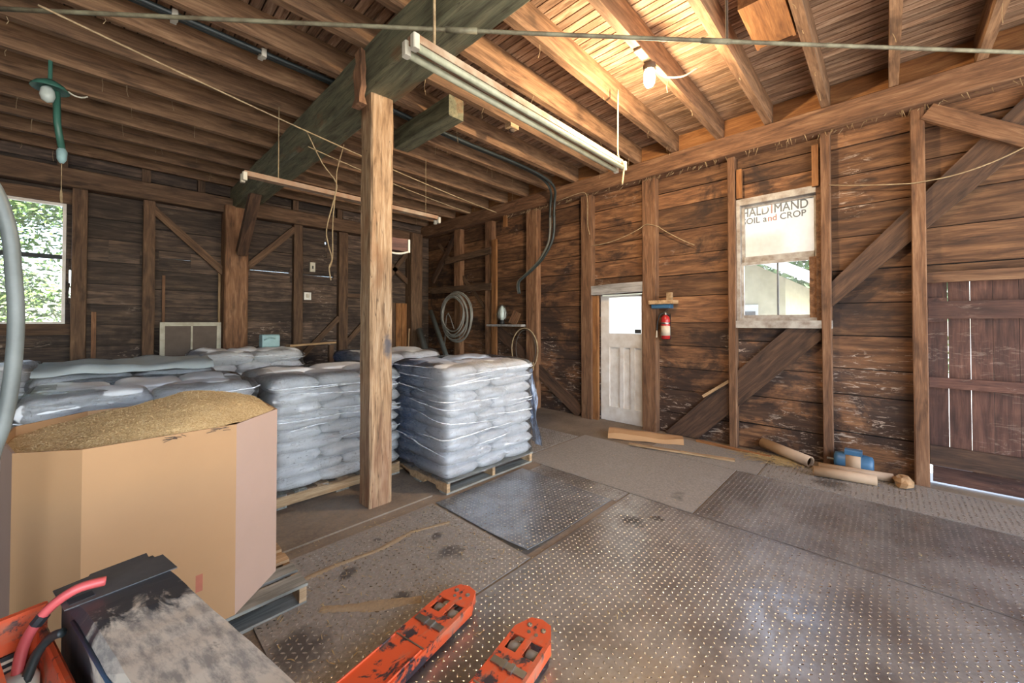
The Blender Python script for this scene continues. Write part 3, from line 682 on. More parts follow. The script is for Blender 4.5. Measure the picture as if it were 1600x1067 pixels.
def bag_mesh(L, Wd, H, seed):
    nx, ny = 15, 11; vs = []; idx = {}
    off = V((seed * 7.3, seed * 3.1, 0))
    for side in (1, -1):
        for i in range(nx + 1):
            for j in range(ny + 1):
                u = 2 * i / nx - 1; v = 2 * j / ny - 1
                u = math.copysign(abs(u) ** .75, u); v = math.copysign(abs(v) ** .75, v)
                rim = i in (0, nx) or j in (0, ny)
                if rim and side == -1: idx[(side, i, j)] = idx[(1, i, j)]; continue
                cu = 1 - .07 * abs(v) ** 4; cv = 1 - .06 * abs(u) ** 5
                x = u * L / 2 * cu; y = v * Wd / 2 * cv
                e = (max(0, 1 - abs(u) ** 4)) ** .42 * (max(0, 1 - abs(v) ** 4)) ** .4
                nz = noise.noise(V((x * 6, y * 6, side * .7)) + off) * .016 + noise.noise(V((x * 19, y * 19, side)) + off) * .004
                z = side * H / 2 * e + nz * (.3 + e) + (noise.noise(V((x * 4, y * 4, 5)) + off) * .018 if rim else 0)
                if rim:
                    x += noise.noise(V((y * 9, seed, 1))) * .012; y += noise.noise(V((x * 9, seed, 2))) * .012
                idx[(side, i, j)] = len(vs); vs.append((x, y, z))
    fs = []
    for i in range(nx):
        for j in range(ny):
            a = [idx[(1, i, j)], idx[(1, i + 1, j)], idx[(1, i + 1, j + 1)], idx[(1, i, j + 1)]]; fs.append(tuple(a))
            b = [idx[(-1, i, j)], idx[(-1, i, j + 1)], idx[(-1, i + 1, j + 1)], idx[(-1, i + 1, j)]]; fs.append(tuple(b))
    me = MB().add(vs, fs).mesh('bag', True); me.materials.append(M['bag']); return me
BAGS = [bag_mesh(.63, .43, .152, s) for s in range(6)]
ORD = ['bottom', 'second', 'third', 'fourth', 'fifth', 'sixth', 'seventh', 'eighth', 'top']
def stack(x0, y0, layers, hl, where, z0=.126, lx=1.2, ly=1.0):
    g = 'white feed bags on pallets'
    for k in range(layers):
        flip = k % 2; name = 'top' if k == layers - 1 else ORD[k]; z = z0 + (k + .5) * hl
        items = []
        for i in range(3): items.append((x0 + (i + .5) * lx / 3, (y0 + .3) if not flip else (y0 + ly - .3), 90, ('near ' if not flip else 'far ') + ('left', 'middle', 'right')[i]))
        for i in range(2): items.append((x0 + (i + .5) * lx / 2, (y0 + ly - .2) if not flip else (y0 + .2), 0, ('far ' if not flip else 'near ') + ('left', 'right')[i]))
        for (bx, by, rz, posn) in items:
            o = link('feed_bag', random.choice(BAGS)); zz = z + random.uniform(-.006, .006)
            o.location = (bx + random.uniform(-.012, .012), by + random.uniform(-.012, .012), zz)
            o.rotation_euler = (R(random.uniform(-1.6, 1.6)), R(random.uniform(-1.6, 1.6)), R(rz + random.choice((0, 180)) + random.uniform(-2.5, 2.5)))
            s = hl / .118; top = (k == layers - 1)
            o.scale = (random.uniform(.98, 1.02), random.uniform(.98, 1.02), s * (random.uniform(.95, 1.1) if not top else random.uniform(1.1, 1.35)))
            tag(o, f'white feed bag, {name} layer, {posn}, {where}', 'bag', g)
def film(x0, y0, layers, hl, mat, label, z0=.126, lx=1.2, ly=1.0, over=.16, seed=0, drop=.02):
    m = MB(); zs = []; H = layers * hl; n = 112
    def outline(s, grow):
        hx, hy, r = lx / 2 + grow, ly / 2 + grow, .07
        per = [(hx - r, -hy), (hx, -hy + r), (hx, hy - r), (hx - r, hy), (-hx + r, hy), (-hx, hy - r), (-hx, -hy + r), (-hx + r, -hy)]
        tot = 0; ln = []
        for i in range(8): a, b = per[i], per[(i + 1) % 8]; d = math.hypot(b[0]-a[0], b[1]-a[1]); ln.append(d); tot += d
        t = s * tot
        for i in range(8):
            if t <= ln[i] or i == 7:
                a, b = per[i], per[(i + 1) % 8]; f = t / ln[i]; return (a[0] + (b[0]-a[0]) * f, a[1] + (b[1]-a[1]) * f)
            t -= ln[i]
    rings = [(z0 - drop + (H + drop) * k / 44, 0) for k in range(45)] + [(z0 + H + .018, -.03), (z0 + H + .03, -.08), (z0 + H + .03, -over)]
    for (z, ins) in rings:
        for q in range(n):
            s = q / n; ph = (z - z0) / hl
            g = .014 + .018 * abs(math.sin(math.pi * ph)) + ins
            x, y = outline(s, g)
            nn = noise.noise(V((x * 5, y * 5, z * 9 + seed * 11))) * .012 + noise.noise(V((x * 16, y * 16, z * 5 + seed))) * .006
            d = V((x, y, 0)).normalized() * nn
            dz = noise.noise(V((x * 4, y * 4, seed))) * (.03 if ins else 0) + (noise.noise(V((x * 7, y * 7, 3 + seed))) * .015 if z < z0 else 0)
            m.v.append((x + d.x + lx / 2, y + d.y, z + dz))
    m.f = [(k*n+q, k*n+(q+1) % n, (k+1)*n+(q+1) % n, (k+1)*n+q) for k in range(len(rings) - 1) for q in range(n)]
    o = m.build('stretch_film', mat, None, True, loc=(x0, y0 + ly / 2, 0))
    rs_ = random.Random(seed); fold = MB()
    for k in range(30):
        s0 = rs_.random(); ln = rs_.uniform(.08, .35); za = rs_.uniform(.05, .98) ** .8 * H; zb = min(H, max(.03, za + rs_.uniform(-.14, .10))); pts = []
        for q in range(25):
            f = q / 24; z = z0 + za + (zb - za) * f + .010 * noise.noise(V((f * 5, k, seed))); xx, yy = outline((s0 + ln * f) % 1, .020 + .018 * abs(math.sin(math.pi * (z - z0) / hl)))
            pts.append((xx + lx / 2, yy, z))
        fold.tube(pts, [.0062 * math.sin(math.pi * (q + .5) / 25) + .0008 for q in range(25)], 4)
    fold.build('film_gloss_folds', 'wrapglossfold', o, True)  # bunched strands added round the stack as bright highlight lines
    return tag(o, label, 'plastic film', 'stretch film around the bag stacks')
STK = [('A', 2.2, 2.95, 9, .115, 'blue-wrapped pallet right of the post', 'wrapblue', 'blue tinted stretch film around the bags right of the post', 'y', 'worn wooden pallet under the blue-wrapped bags right of the post'),
       ('B', .98, 3.75, 9, .108, 'clear-wrapped pallet just behind the post', 'wrap', 'clear stretch film around the bags just behind the post', 'x', 'fresh wooden pallet under the bags just behind the post'),
       ('G', -.36, 3.62, 8, .124, 'pallet just behind the grain bin', 'wrap', 'clear stretch film around the bags just behind the grain bin', 'x', 'wooden pallet under the bags just behind the grain bin'),
       ('E', -.42, 5.0, 8, .124, 'pallet topped by the grey sheet', 'wrap', 'clear stretch film around the bags topped by the grey sheet', 'x', 'wooden pallet under the bags topped by the grey sheet'),
       ('C', .82, 6.2, 8, .132, 'pallet before the back column', 'wrap', 'clear stretch film around the bags before the back column', 'x', 'wooden pallet under the bags before the back column'),
       ('D', 2.36, 4.95, 8, .128, 'pallet behind the blue-wrapped one', 'wrapblue', 'blue tinted stretch film on the bags behind the front blue pallet', 'x', 'wooden pallet behind the blue-wrapped pallet'),
       ('F', -1.72, 6.3, 8, .124, 'pallet under the back window', 'wrapblue', 'blue tinted stretch film around the bags under the back window', 'x', 'wooden pallet under the bags below the back window')]
for i, (n, x0, y0, ly_, hl, where, fm, fl, ax, pl_) in enumerate(STK):
    pallet(x0, y0, 1.2, 1.0, ax, pl_, notch=.05 if n != 'B' else .018)
    stack(x0, y0, ly_, hl, where)
    fo = film(x0, y0, ly_, hl, fm, fl, seed=i)
    if n == 'A':
        m = MB(); N, K = 9, 16
        for k in range(K + 1):
            z = 1.06 - .95 * k / K
            for q in range(N + 1):
                s = q / N; w = .05 + .16 * (k / K) ** 1.3
                m.v.append((1.255 + .02 * math.sin(s * 9 + k * .4) + .12 * (k / K) + .12 * (k / K) ** 2 * (.4 + s) + .012 * noise.noise(V((s * 4, k * .5, 2))), -.47 + s * (w + .06) + .02 * math.sin(k * .8), z))
        m.f = [(k*(N+1)+q, k*(N+1)+q+1, (k+1)*(N+1)+q+1, (k+1)*(N+1)+q) for k in range(K) for q in range(N)]
        m.build('loose_tail', 'wraptail', fo, True)
# grey slip sheet on stack E
m = MB(); nx, ny = 20, 12
for j in range(ny + 1):
    for i in range(nx + 1):
        x = -.60 + 1.2 * i / nx; y = -.50 + 1.0 * j / ny
        z = .035 + .028 * noise.noise(V((x * 2.3, y * 2.3, 4))) + .03 * noise.noise(V((x * 5, y * 5, 9))) - (.05 * max(0, -y - .42) / .08)
        m.v.append((x, y, z + .0))
m.f = [(j*(nx+1)+i, j*(nx+1)+i+1, (j+1)*(nx+1)+i+1, (j+1)*(nx+1)+i) for j in range(ny) for i in range(nx)]
so = m.build('slip_sheet', 'cardgrey', None, True, loc=(.18, 5.5, 1.17)); md = so.modifiers.new('thick', 'SOLIDIFY'); md.thickness = .006
tag(so, 'wavy grey cardboard slip sheet lying on the left bag stack', 'cardboard sheet')

# ------------------------------------------------------------------ octagonal bulk bin of grain
pallet(-.36, 2.40, 1.17, 1.02, 'y', 'pale wooden pallet under the cardboard grain bin')
OCT = [(-.06, 2.36), (.466, 2.385), (.715, 2.63), (.725, 3.12), (.47, 3.37), (-.07, 3.36), (-.31, 3.12), (-.315, 2.82), (-.25, 2.49)]
binr = empty('bulk_bin', 'big octagonal brown cardboard bin heaped with grain', 'cardboard bin', (.2, 2.87, .126))
ZT = 1.083
for k in range(len(OCT)):
    a, b = V(OCT[k]) - V((.2, 2.87)), V(OCT[(k + 1) % len(OCT)]) - V((.2, 2.87))
    ia, ib = a * .985, b * .985; h0, h1 = 0, ZT - .126
    vs = [(a.x, a.y, h0), (b.x, b.y, h0), (ib.x, ib.y, h0), (ia.x, ia.y, h0), (a.x, a.y, h1), (b.x, b.y, h1), (ib.x, ib.y, h1), (ia.x, ia.y, h1)]
    MB().add(vs, [(0, 3, 2, 1), (4, 5, 6, 7), (0, 1, 5, 4), (1, 2, 6, 5), (2, 3, 7, 6), (3, 0, 4, 7)]).build('side_panel', 'cardlit' if k in (1, 7) else 'card', binr)  # right chamfer and narrow left facet take the daylit copy
pl_ = MB().box((.09, -.4925, .19), (.135, -.4905, .27)).build('printed_label', 'printred', binr)
def in_oct(x, y, sh=.98):
    for k in range(len(OCT)):
        a = V(OCT[k]) - V((.2, 2.87)); b = V(OCT[(k + 1) % len(OCT)]) - V((.2, 2.87)); a *= sh; b *= sh
        if (b.x - a.x) * (y - a.y) - (b.y - a.y) * (x - a.x) < 0: return False
    return True
def edge_t(x, y):
    d = 9
    for k in range(len(OCT)):
        a = V(OCT[k]) - V((.2, 2.87)); b = V(OCT[(k + 1) % len(OCT)]) - V((.2, 2.87)); e = b - a
        d = min(d, (e.x * (y - a.y) - e.y * (x - a.x)) / e.length)
    return max(0, d)
def heap(x, y):
    e = min(1, edge_t(x, y) / .36); base = -.03 + .036 * min(1, max(0, (x + .45) / .6))
    return base + .098 * (1 - (1 - e) ** 2) * min(1, max(.12, (x + .42) / .55)) + .012 * noise.noise(V((x * 7, y * 7, 1))) + .004 * noise.noise(V((x * 40, y * 40, 1)))
m = MB(); NR, NA = 44, 120; pts = []
for k in range(NA):
    a = 2 * math.pi * k / NA; lo, hi = 0, 1.2
    for _ in range(18):
        md_ = (lo + hi) / 2
        if in_oct(md_ * math.cos(a), md_ * math.sin(a), .983): lo = md_
        else: hi = md_
    pts.append(lo)
m.v.append((0, 0, heap(0, 0)))
for r in range(1, NR + 1):
    for k in range(NA):
        a = 2 * math.pi * k / NA; q = pts[k] * r / NR; x, y = q * math.cos(a), q * math.sin(a); m.v.append((x, y, heap(x, y)))
m.f = [(0, 1 + k, 1 + (k + 1) % NA) for k in range(NA)]
m.f += [(1 + (r-1)*NA + k, 1 + r*NA + k, 1 + r*NA + (k+1) % NA, 1 + (r-1)*NA + (k+1) % NA) for r in range(1, NR) for k in range(NA)]
go = m.build('grain_heap', 'grain', None, True, loc=(.2, 2.87, ZT - .01)); tag(go, 'golden husky grain heaped in the octagonal cardboard bin', 'grain', kind='stuff')
m = MB(); c = 0
while c < 9000:
    x, y = random.uniform(-.52, .53), random.uniform(-.51, .51)
    if not in_oct(x, y, .97): continue
    c += 1; z = heap(x, y) + random.uniform(0, .003); a = random.uniform(0, 6.28); l = random.uniform(.003, .006); w = l * .4
    dx, dy = math.cos(a) * l, math.sin(a) * l; t = random.uniform(-.003, .003)
    m.add([(x - dx, y - dy, z - t), (x - dy * .4, y + dx * .4, z + .002), (x + dx, y + dy, z + t), (x + dy * .4, y - dx * .4, z + .001)], [(0, 3, 2, 1)])
tag(m.build('husk_flakes', 'husk', go), kind='stuff')
for (px, py) in ((.02, -.497), (.21, -.489)):
    m = MB()
    for k in range(9):
        a = V((px + random.uniform(-.03, .03), py - .004, ZT - .126 - .012 + random.uniform(-.012, .008))); b = a + V((random.uniform(-.04, .04), random.uniform(-.006, .0), random.uniform(-.012, .008)))
        m.tube([a, b], .0015, 4)
    m.build('handle_tear', 'bark', binr)

# ------------------------------------------------------------------ electric pallet jack
ja = math.atan2(.2, .98)
jack = empty('pallet_jack', 'scuffed orange powered pallet jack with a dusty black battery cover', 'pallet jack', (1.495, 1.50, .01), ja)
def fork(n):
    f = empty('fork'); f.parent = jack; f.location = (0, n, 0)
    w = .10
    top = [(-1.30, -w), (-.16, -w), (-.02, -w * .62), (.0, -w * .3), (.0, w * .3), (-.02, w * .62), (-.16, w), (-1.30, w)]
    # top skin with two roller slots: built as strips
    z1 = .085; z0 = .079
    strips = [[(-1.30, -w), (-.42, -w), (-.42, w), (-1.30, w)],
              [(-.42, -w), (-.30, -w), (-.30, w), (-.42, w)],
              [(-.30, -w), (-.14, -w), (-.14, -w * .78), (-.30, -w * .78)], [(-.30, -.016), (-.14, -.016), (-.14, .016), (-.30, .016)],
              [(-.30, w * .78), (-.14, w * .78), (-.14, w), (-.30, w)],
              [(-.30, -w * .78), (-.235, -w * .78), (-.235, -.016), (-.30, -.016)], [(-.30, .016), (-.235, .016), (-.235, w * .78), (-.30, w * .78)]]
    m = MB()
    for s in strips: m.prism(s, z0, z1)
    m.build('blade_top', 'orangepaint', f)
    MB().prism([(-.14, -w), (-.10, -w), (-.01, -w * .55), (.005, 0), (-.01, w * .55), (-.10, w), (-.14, w)], z0, z1 + .001).build('tip_plate', 'orangepaint', f)
    m = MB()
    for s in (-1, 1):
        pr = [(-1.30, s * w), (-.10, s * w), (-.01, s * w * .55), (-.012, s * w * .5), (-.10, s * (w - .006)), (-1.30, s * (w - .006))]
        if s < 0: pr = pr[::-1]
        m.prism(pr, .028, z0)
    m.prism([(-.01, -w * .55), (.005, 0), (-.01, w * .55), (-.016, w * .5), (-.002, 0), (-.016, -w * .5)][::-1], .028, z0)
    m.build('side_skirt', 'orangepaint', f)
    for s in (-1, 1):
        o = MB().lathe([(.034, -.028), (.038, -.022), (.038, .022), (.034, .028)], (-.187, s * .047, .040), 16, 1).build('load_roller', 'greyroller', f, True)
        MB().lathe([(.001, 0), (.013, 0), (.013, .004), (.006, .005), (.001, .003)], (-.06, s * .038, z1 + .001), 12).build('bolt', 'steel', f)
        MB().lathe([(.001, 0), (.009, 0), (.009, .003), (.001, .003)], (-.10, s * .02, z1 + .001), 10).build('bolt', 'steel', f)
    m = MB().box((-.225, -.0145, .050), (-.145, .0145, .066)); m.build('roller_link', 'orangepaint', f)
    m = MB().box((-.335, -.085, z1), (-.300, .085, z1 + .007)).box((-.345, -.03, z1), (-.30, -.012, z1 + .014)).box((-.345, .012, z1), (-.30, .03, z1 + .014)); m.build('cross_bar', 'steel', f)
    m = MB().box((-.45, -.09, z1), (-.443, .09, z1 + .003)); m.build('weld_seam', 'steel', f)
    m = MB().tube([(-1.28, w - .012, z1 + .004), (-.46, w - .012, z1 + .004)], .005, 6).tube([(-1.28, -w + .012, z1 + .004), (-.46, -w + .012, z1 + .004)], .005, 6); m.build('edge_rib', 'orangepaint', f)
fork(.235); fork(-.235)
# body behind the forks
MB().prism([(-1.37, -.34), (-1.24, -.34), (-1.24, .34), (-1.37, .34)], .05, .42).build('fork_carriage', 'orangepaint', jack)
cv = empty('battery_box'); cv.parent = jack; cv.location = (-1.455, 0, 0)
prof = [(-.075, .10), (.118, .10), (.118, .875), (.105, .905), (-.062, .91), (-.075, .89)]
vs = []; NS = 14
for k in range(NS + 1):
    y = -.48 + .82 * k / NS
    for (x, z) in prof: vs.append((x + random.uniform(-.002, .002), y, z + (random.uniform(-.002, .002))))
q = len(prof); fs = [(k*q+i, k*q+(i+1) % q, (k+1)*q+(i+1) % q, (k+1)*q+i)[::-1] for k in range(NS) for i in range(q)] + [tuple(range(q)), tuple(range((NS+1)*q-1, NS*q-1, -1))]
MB().add(vs, [f[::-1] for f in fs]).build('cover', 'cover', cv)
MB().prism([(-.088, .22), (.118, .20), (.118, .31), (.09, .315), (.095, .36), (-.02, .36), (-.025, .35), (-.088, .345)], .9075, .9105).build('end_flap', 'slate', cv)
MB().box((-.078, .232, .9106), (-.035, .262, .9116)).build('cable_slot', 'print', cv)
MB().tube([(-.077, -.46, .885), (-.077, .20, .885)], .005, 6).build('side_lip', 'blue', cv, True)
ch = empty('chassis'); ch.parent = jack; ch.location = (-1.80, 0, 0)
MB().prism([(-.16, -.34), (.22, -.34), (.22, .33), (.20, .35), (-.16, .35)], .10, .60).build('motor_cowl', 'orangepaint', ch)
MB().bbox((-.25, .345, .10), (.25, .36, .885), .004).build('side_plate', 'orangepaint', ch)
MB().bbox((.232, -.30, .30), (.248, .345, .835), .004).build('rear_plate', 'orangepaint', ch)
MB().bbox((.06, -.02, .86), (.16, .24, .90), .012).build('tiller_cover', 'orangepaint', ch)
MB().box((.08, -.0, .60), (.14, .2, .86)).build('tiller_column', 'black', ch)
MB().box((.10, .339, .70), (.215, .345, .80)).build('rating_plate', 'black', ch)
for k in range(5): MB().box((.11, .3375, .715 + k * .017), (.205, .339, .722 + k * .017)).build('print_line', 'label', ch)
MB().lathe([(.026, -.05), (.034, -.04), (.034, .03), (.026, .05)], (.195, .27, .735), 14).build('cable_plug', 'plastic', ch, True)
MB().tube(smooth([(.195, .275, .77), (.205, .28, .84), (.235, .27, .90), (.28, .25, .935), (.33, .24, .932)]), .011, 8).build('power_cable', 'redcable', ch, True)
MB().tube(smooth([(.205, .25, .77), (.22, .25, .82), (.24, .24, .85), (.255, .22, .86)]), .010, 8).build('return_cable', 'cable', ch, True)
MB().tube([(.222, .276, .878), (.233, .271, .895)], .013, 8).build('cable_tie', 'black', ch)
MB().lathe([(.001, -.035), (.09, -.035), (.1, -.02), (.1, .02), (.09, .035), (.001, .035)], (-.02, 0, .10), 18, 1).build('drive_wheel', 'black', ch, True)

# ------------------------------------------------------------------ lamps
def strip_lamp(x0, x1, y, z, label, tubes, mat):
    s = empty('strip_light', label, 'strip light', (x0, y, z))
    L = x1 - x0
    MB().prism([(-.045, .0), (.045, .0), (.035, .055), (-.035, .055)], 0, L, 0).build('channel', mat, s)
    for k, e in enumerate((0, L)):
        for dy in (-.045, .045): MB().bbox((e - .02, dy - .022, -.055), (e + .02, dy + .022, .03), .006).build('lamp_holder', 'plastic', s)
    if tubes:
        for dy in (-.045, .045): MB().tube([(.02, dy, -.035), (L - .02, dy, -.035)], .021, 12).build('tube', 'tube', s, True)
    return s
strip_lamp(1.20, 3.64, 1.96, 3.20, 'twin tube strip light hung low below the near joists', True, 'fixture')
strip_lamp(.98, 3.40, 4.81, 3.12, 'tubeless rusty strip light hung behind the post', False, 'fixture_rust')
def rope(pts, r, label, cat='rope', mat='rope', group=None, knot=None):
    o = MB().tube(smooth([V(p) - V(pts[0]) for p in pts], 4), r, 5).build('rope', mat, None, True, loc=pts[0]); return tag(o, label, cat, group)
rope([(3.60, 1.96, 3.97), (3.605, 1.965, 3.6), (3.60, 1.96, 3.30), (3.60, 1.90, 3.20), (3.62, 1.91, 3.12), (3.57, 1.90, 2.98)], .009, 'rope holding the wall end of the twin tube strip light')
rope([(1.36, 1.96, 3.255), (1.36, 1.96, 3.5), (1.355, 1.97, 3.97)], .009, 'rope holding the beam end of the twin tube strip light')
rope([(1.30, 4.81, 3.175), (1.30, 4.81, 3.97)], .006, 'cord holding the column end of the rusty strip light')
rope([(3.20, 4.81, 3.175), (3.20, 4.81, 3.97)], .004, 'cord holding the wall end of the rusty strip light')
rope([(1.46, 4.42, 3.62), (1.62, 4.42, 3.33), (1.76, 4.4, 3.15), (1.735, 4.4, 2.95), (1.66, 4.4, 2.62), (1.68, 4.4, 2.45), (1.72, 4.4, 2.3), (1.69, 4.4, 2.2), (1.71, 4.4, 2.06)], .007, 'frayed pale rope dangling with a knot beside the post')
rope([(1.86, 4.44, 3.62), (1.78, 4.43, 3.3), (1.765, 4.41, 3.12), (1.73, 4.41, 2.7), (1.73, 4.41, 2.32), (1.70, 4.41, 2.2)], .006, 'second strand of rope looped beside the post')
rope(arc((-.30, 3.65, 3.50), (4.62, 4.81, 3.48), .05, 14), .007, 'thin rope strung below the joists past the post')
rope(arc((1.50, 4.50, 3.50), (4.2, 5.0, 3.42), .03, 10), .006, 'short slack rope strung right of the post')
rope([(5.42, 4.10, 3.70), (5.43, 3.75, 3.74), (5.42, 3.55, 3.72), (5.42, 3.5, 3.55), (5.42, 3.5, 3.2), (5.42, 3.46, 3.02)], .006, 'wire running over the stud left of the door')
rope(arc((5.53, 3.5, 2.86), (5.53, 2.55, 3.05), .06) + arc((5.54, 2.45, 3.04), (5.60, 1.9, 2.66), .02)[1:], .006, 'thin wire drooping across the wall above the door', 'wire')
rope(arc((5.54, .45, 3.12), (5.54, -.2, 2.98), .01) + arc((5.53, -.25, 2.98), (5.50, -.95, 3.16), .06)[1:], .006, 'twisted twine strung across the right wall studs', 'twine')

bulb = empty('bulb_lamp', 'lit bare jar bulb fixed under a joist', 'lamp', (3.40, 1.535, 3.97))
MB().bbox((-.24, -.035, -.02), (.05, .035, .0), .004).build('mount_board', 'pallet', bulb)
MB().lathe([(.05, -.06), (.055, -.03), (.055, -.012), (.04, -.001)], (0, 0, -.02), 16).build('socket', 'bark', bulb, True)
MB().lathe([(.004, -.215), (.034, -.205), (.047, -.18), (.05, -.13), (.046, -.075), (.038, -.058)], (0, 0, -.02), 18).build('jar_globe', 'bulb', bulb, True)
MB().tube(smooth([(.05, -.03, -.06), (.12, -.10, -.13), (.22, -.22, -.13), (.30, -.31, -.06)]), .008, 6).build('wire', 'plastic', bulb, True)
ld = bpy.data.lights.new('bulb_light', 'POINT'); ld.energy = 38; ld.color = (1, .74, .45); ld.shadow_soft_size = .04
lo = bpy.data.objects.new('bulb_light', ld); COL.objects.link(lo); lo.parent = bulb; lo.location = (0, 0, -.27)

hl_ = empty('hanging_lamp', 'green enamel hanging lamp with glass globe and pull cord', 'lamp', (-.37, 5.45, 3.97)); hl_.scale = (.72, .72, .9)
MB().tube([(0, 0, 0), (0, 0, -.2)], .02, 8).build('stem', 'lampgreen', hl_)
MB().lathe([(.05, -.2), (.13, -.24), (.17, -.29), (.165, -.295), (.10, -.26)], (0, 0, 0), 18).build('shade', 'lampgreen', hl_, True)
MB().lathe([(.005, -.43), (.05, -.41), (.07, -.36), (.06, -.30), (.04, -.27)], (-.02, 0, 0), 16).build('globe', 'glassjar', hl_, True)
MB().tube([(.05, .05, -.28), (.06, .06, -.6), (.10, .1, -.85)], .035, 8).build('switch_stem', 'lampgreen', hl_, True)
MB().lathe([(.02, -.14), (.045, -.1), (.05, -.02), (.03, .02)], (.10, .1, -.85), 12).build('switch_housing', 'teal', hl_, True)
MB().tube([(.10, .1, -.98), (.10, .1, -1.28)], .004, 5).build('pull_cord', 'rope', hl_)
MB().tube([(.10, .1, -1.27), (.10, .1, -1.33), (.105, .1, -1.40)], [.008, .014, .01], 6).build('cord_knot', 'rope', hl_)
MB().tube(arc((.15, 0, -.26), (.32, .05, -.24), .03, 6), .008, 5).build('feed_wire', 'plastic', hl_)

# ------------------------------------------------------------------ overhead pipes and cables
p0, p1 = V((-.62, 4.04, 3.52)), V((4.72, -.92, 3.52))
cp = empty('conduit_pipe', 'long dusty conduit pipe slung diagonally under the beam', 'pipe', tuple(p0))
d = p1 - p0
MB().tube([d * (k / 12) + V((0, 0, -.015 * math.sin(math.pi * k / 12))) for k in range(13)], .013, 8).build('pipe', 'pipe', cp, True)
for t in (.40, .635): MB().tube([d * t + V((0, 0, -.014)), d * (t + .028) + V((0, 0, -.014))], .018, 8).build('coupling', 'pipe', cp, True)
q = d * .66
MB().tube([q + V((0, 0, -.03)), q + V((.0, .0, .44))], .009, 6).build('hanger_rod', 'bark', cp)
for i, (dy, dz) in enumerate(((0, 0), (.09, .03))):
    y = 3.98 + dy; z = 4.0 + dz
    c = empty('black_cable', ('lower' if i == 0 else 'upper') + ' black cable clipped along the joists and down the right wall', 'cable', (-2.0, y, z))
    w = [(-2.0, y, z), (-1, y, z), (0, y - .0, z), (1.0, y, z), (1.6, y, z + .01), (2.4, y, z - .02), (3.4, y, z - .03), (4.3, y, z - .02), (4.95, y + .02, z - .05), (5.25, y + .06, 3.86), (5.40, 4.16 + dy, 3.68), (5.42, 4.19 + dy, 3.45)]
    MB().tube(smooth([V(p) - V(w[0]) for p in w]), .021, 8).build('cable_run', 'cable', c, True)
    w2_ = [(5.43, 4.19 + dy, 3.48), (5.46, 4.22 + dy, 3.2), (5.47, 4.30 + dy * .8, 2.98), (5.47, 4.52 + dy * .6, 2.72), (5.45, 4.80 + dy * .4, 2.52), (5.42, 5.02 + dy * .3, 2.36), (5.48, 5.06 + dy * .3, 2.15)]
    MB().tube(smooth([V(p) - V(w[0]) for p in w2_]), .023, 8).build('conduit_bend', 'cablegrey' if i else 'cable', c, True)
    for xx in (-.3, .35, .95): MB().bbox((xx - .02 + 2.0, -.026, -.045), (xx + .02 + 2.0, .026, .026), .004).build('cable_clip', 'plastic', c)

jb = empty('junction_box', 'square junction box with a round knob under a joist right of the beam', 'junction box', (3.36, 3.23, 3.97))
MB().bbox((-.07, -.05, -.05), (.07, .05, 0), .006).build('box', 'pallet', jb); MB().lathe([(.03, -.03), (.035, -.012), (.03, 0)], (0, 0, -.05), 12).build('knob', 'bark', jb, True)
m = MB(); rw = random.Random(3)
for k in range(110):
    j = rw.choice(JY[6:]); x_ = rw.uniform(-1.2, 5.4); L_ = rw.uniform(.03, .16)
    if 1.4 < x_ < 1.95: continue
    m.tube([(x_, j + rw.uniform(.01, .07), 3.972), (x_ + rw.uniform(-.01, .01), j + .04, 3.972 - L_ * .5), (x_ + rw.uniform(-.015, .015), j + .04 + rw.uniform(-.01, .01), 3.97 - L_)], [.0025, .0018, .003], 3)
for k in range(160):
    y_ = rw.uniform(-.9, 5.5); L_ = rw.uniform(.02, .09)
    m.tube([(5.46 + rw.uniform(0, .12), y_, 3.725), (5.47, y_ + rw.uniform(-.03, .03), 3.72 - L_)], [.004, .0015], 3)
tag(m.build('cobweb_strands', 'rope'), 'dusty cobweb strands dangling from the joists and wall plate', 'cobweb', kind='stuff')

# wooden chute under the deck
cb = empty('wooden_chute', 'orange wooden box chute hanging open from the ceiling', 'wooden box', (3.72, .66, 4.0))
for nm, a, b in (('side_board', (-.40, -.14, -.02), (.22, -.118, .22)), ('side_board', (-.40, .118, -.02), (.22, .14, .22)), ('bottom_board', (-.40, -.118, -.02), (.20, .118, .0)), ('end_board', (-.40, -.118, 0), (-.38, .118, .22))):
    MB().box(a, b).build(nm, 'orange', cb)

# ------------------------------------------------------------------ things on the right wall
ext = empty('fire_extinguisher', 'red fire extinguisher hanging beside the white door', 'fire extinguisher', (5.56, 2.29, 1.36))
MB().lathe([(.05, 0), (.062, .01), (.062, .27), (.055, .31), (.03, .335), (.02, .345)], (0, 0, 0), 20).build('cylinder', 'red', ext, True)
MB().lathe([(.0628, .05), (.0628, .19)], (0, 0, 0), 20).build('paper_label', 'label', ext, True)
MB().lathe([(.063, .215), (.066, .22), (.066, .235), (.063, .24)], (0, 0, 0), 20).build('bracket_band', 'steel', ext, True)
MB().lathe([(.02, .34), (.022, .36), (.016, .385)], (0, 0, 0), 12).build('valve', 'steel', ext, True)
MB().tube([(0, .02, .385), (-.02, -.06, .43)], .009, 6).build('handle', 'steel', ext); MB().tube([(0, 0, .37), (-.02, -.075, .345)], .008, 6).build('lever', 'steel', ext)
MB().tube(smooth([(0, .015, .375), (-.02, .07, .345), (-.02, .105, .25), (-.02, .12, .12)]), .009, 8).build('hose', 'black', ext, True)
MB().tube([(-.02, .12, .12), (-.02, .123, .02)], [.010, .013], 8).build('nozzle', 'label', ext)
MB().box((.05, -.03, .0), (.12, .03, .36)).build('wall_bracket', 'black', ext)
br = empty('wall_bracket_shelf', 'small wooden bracket with upright block above the fire extinguisher', 'bracket', (5.62, 2.32, 1.86))
MB().bbox((-.13, -.17, .0), (.06, .19, .055), .004).build('shelf_board', 'pallet', br)
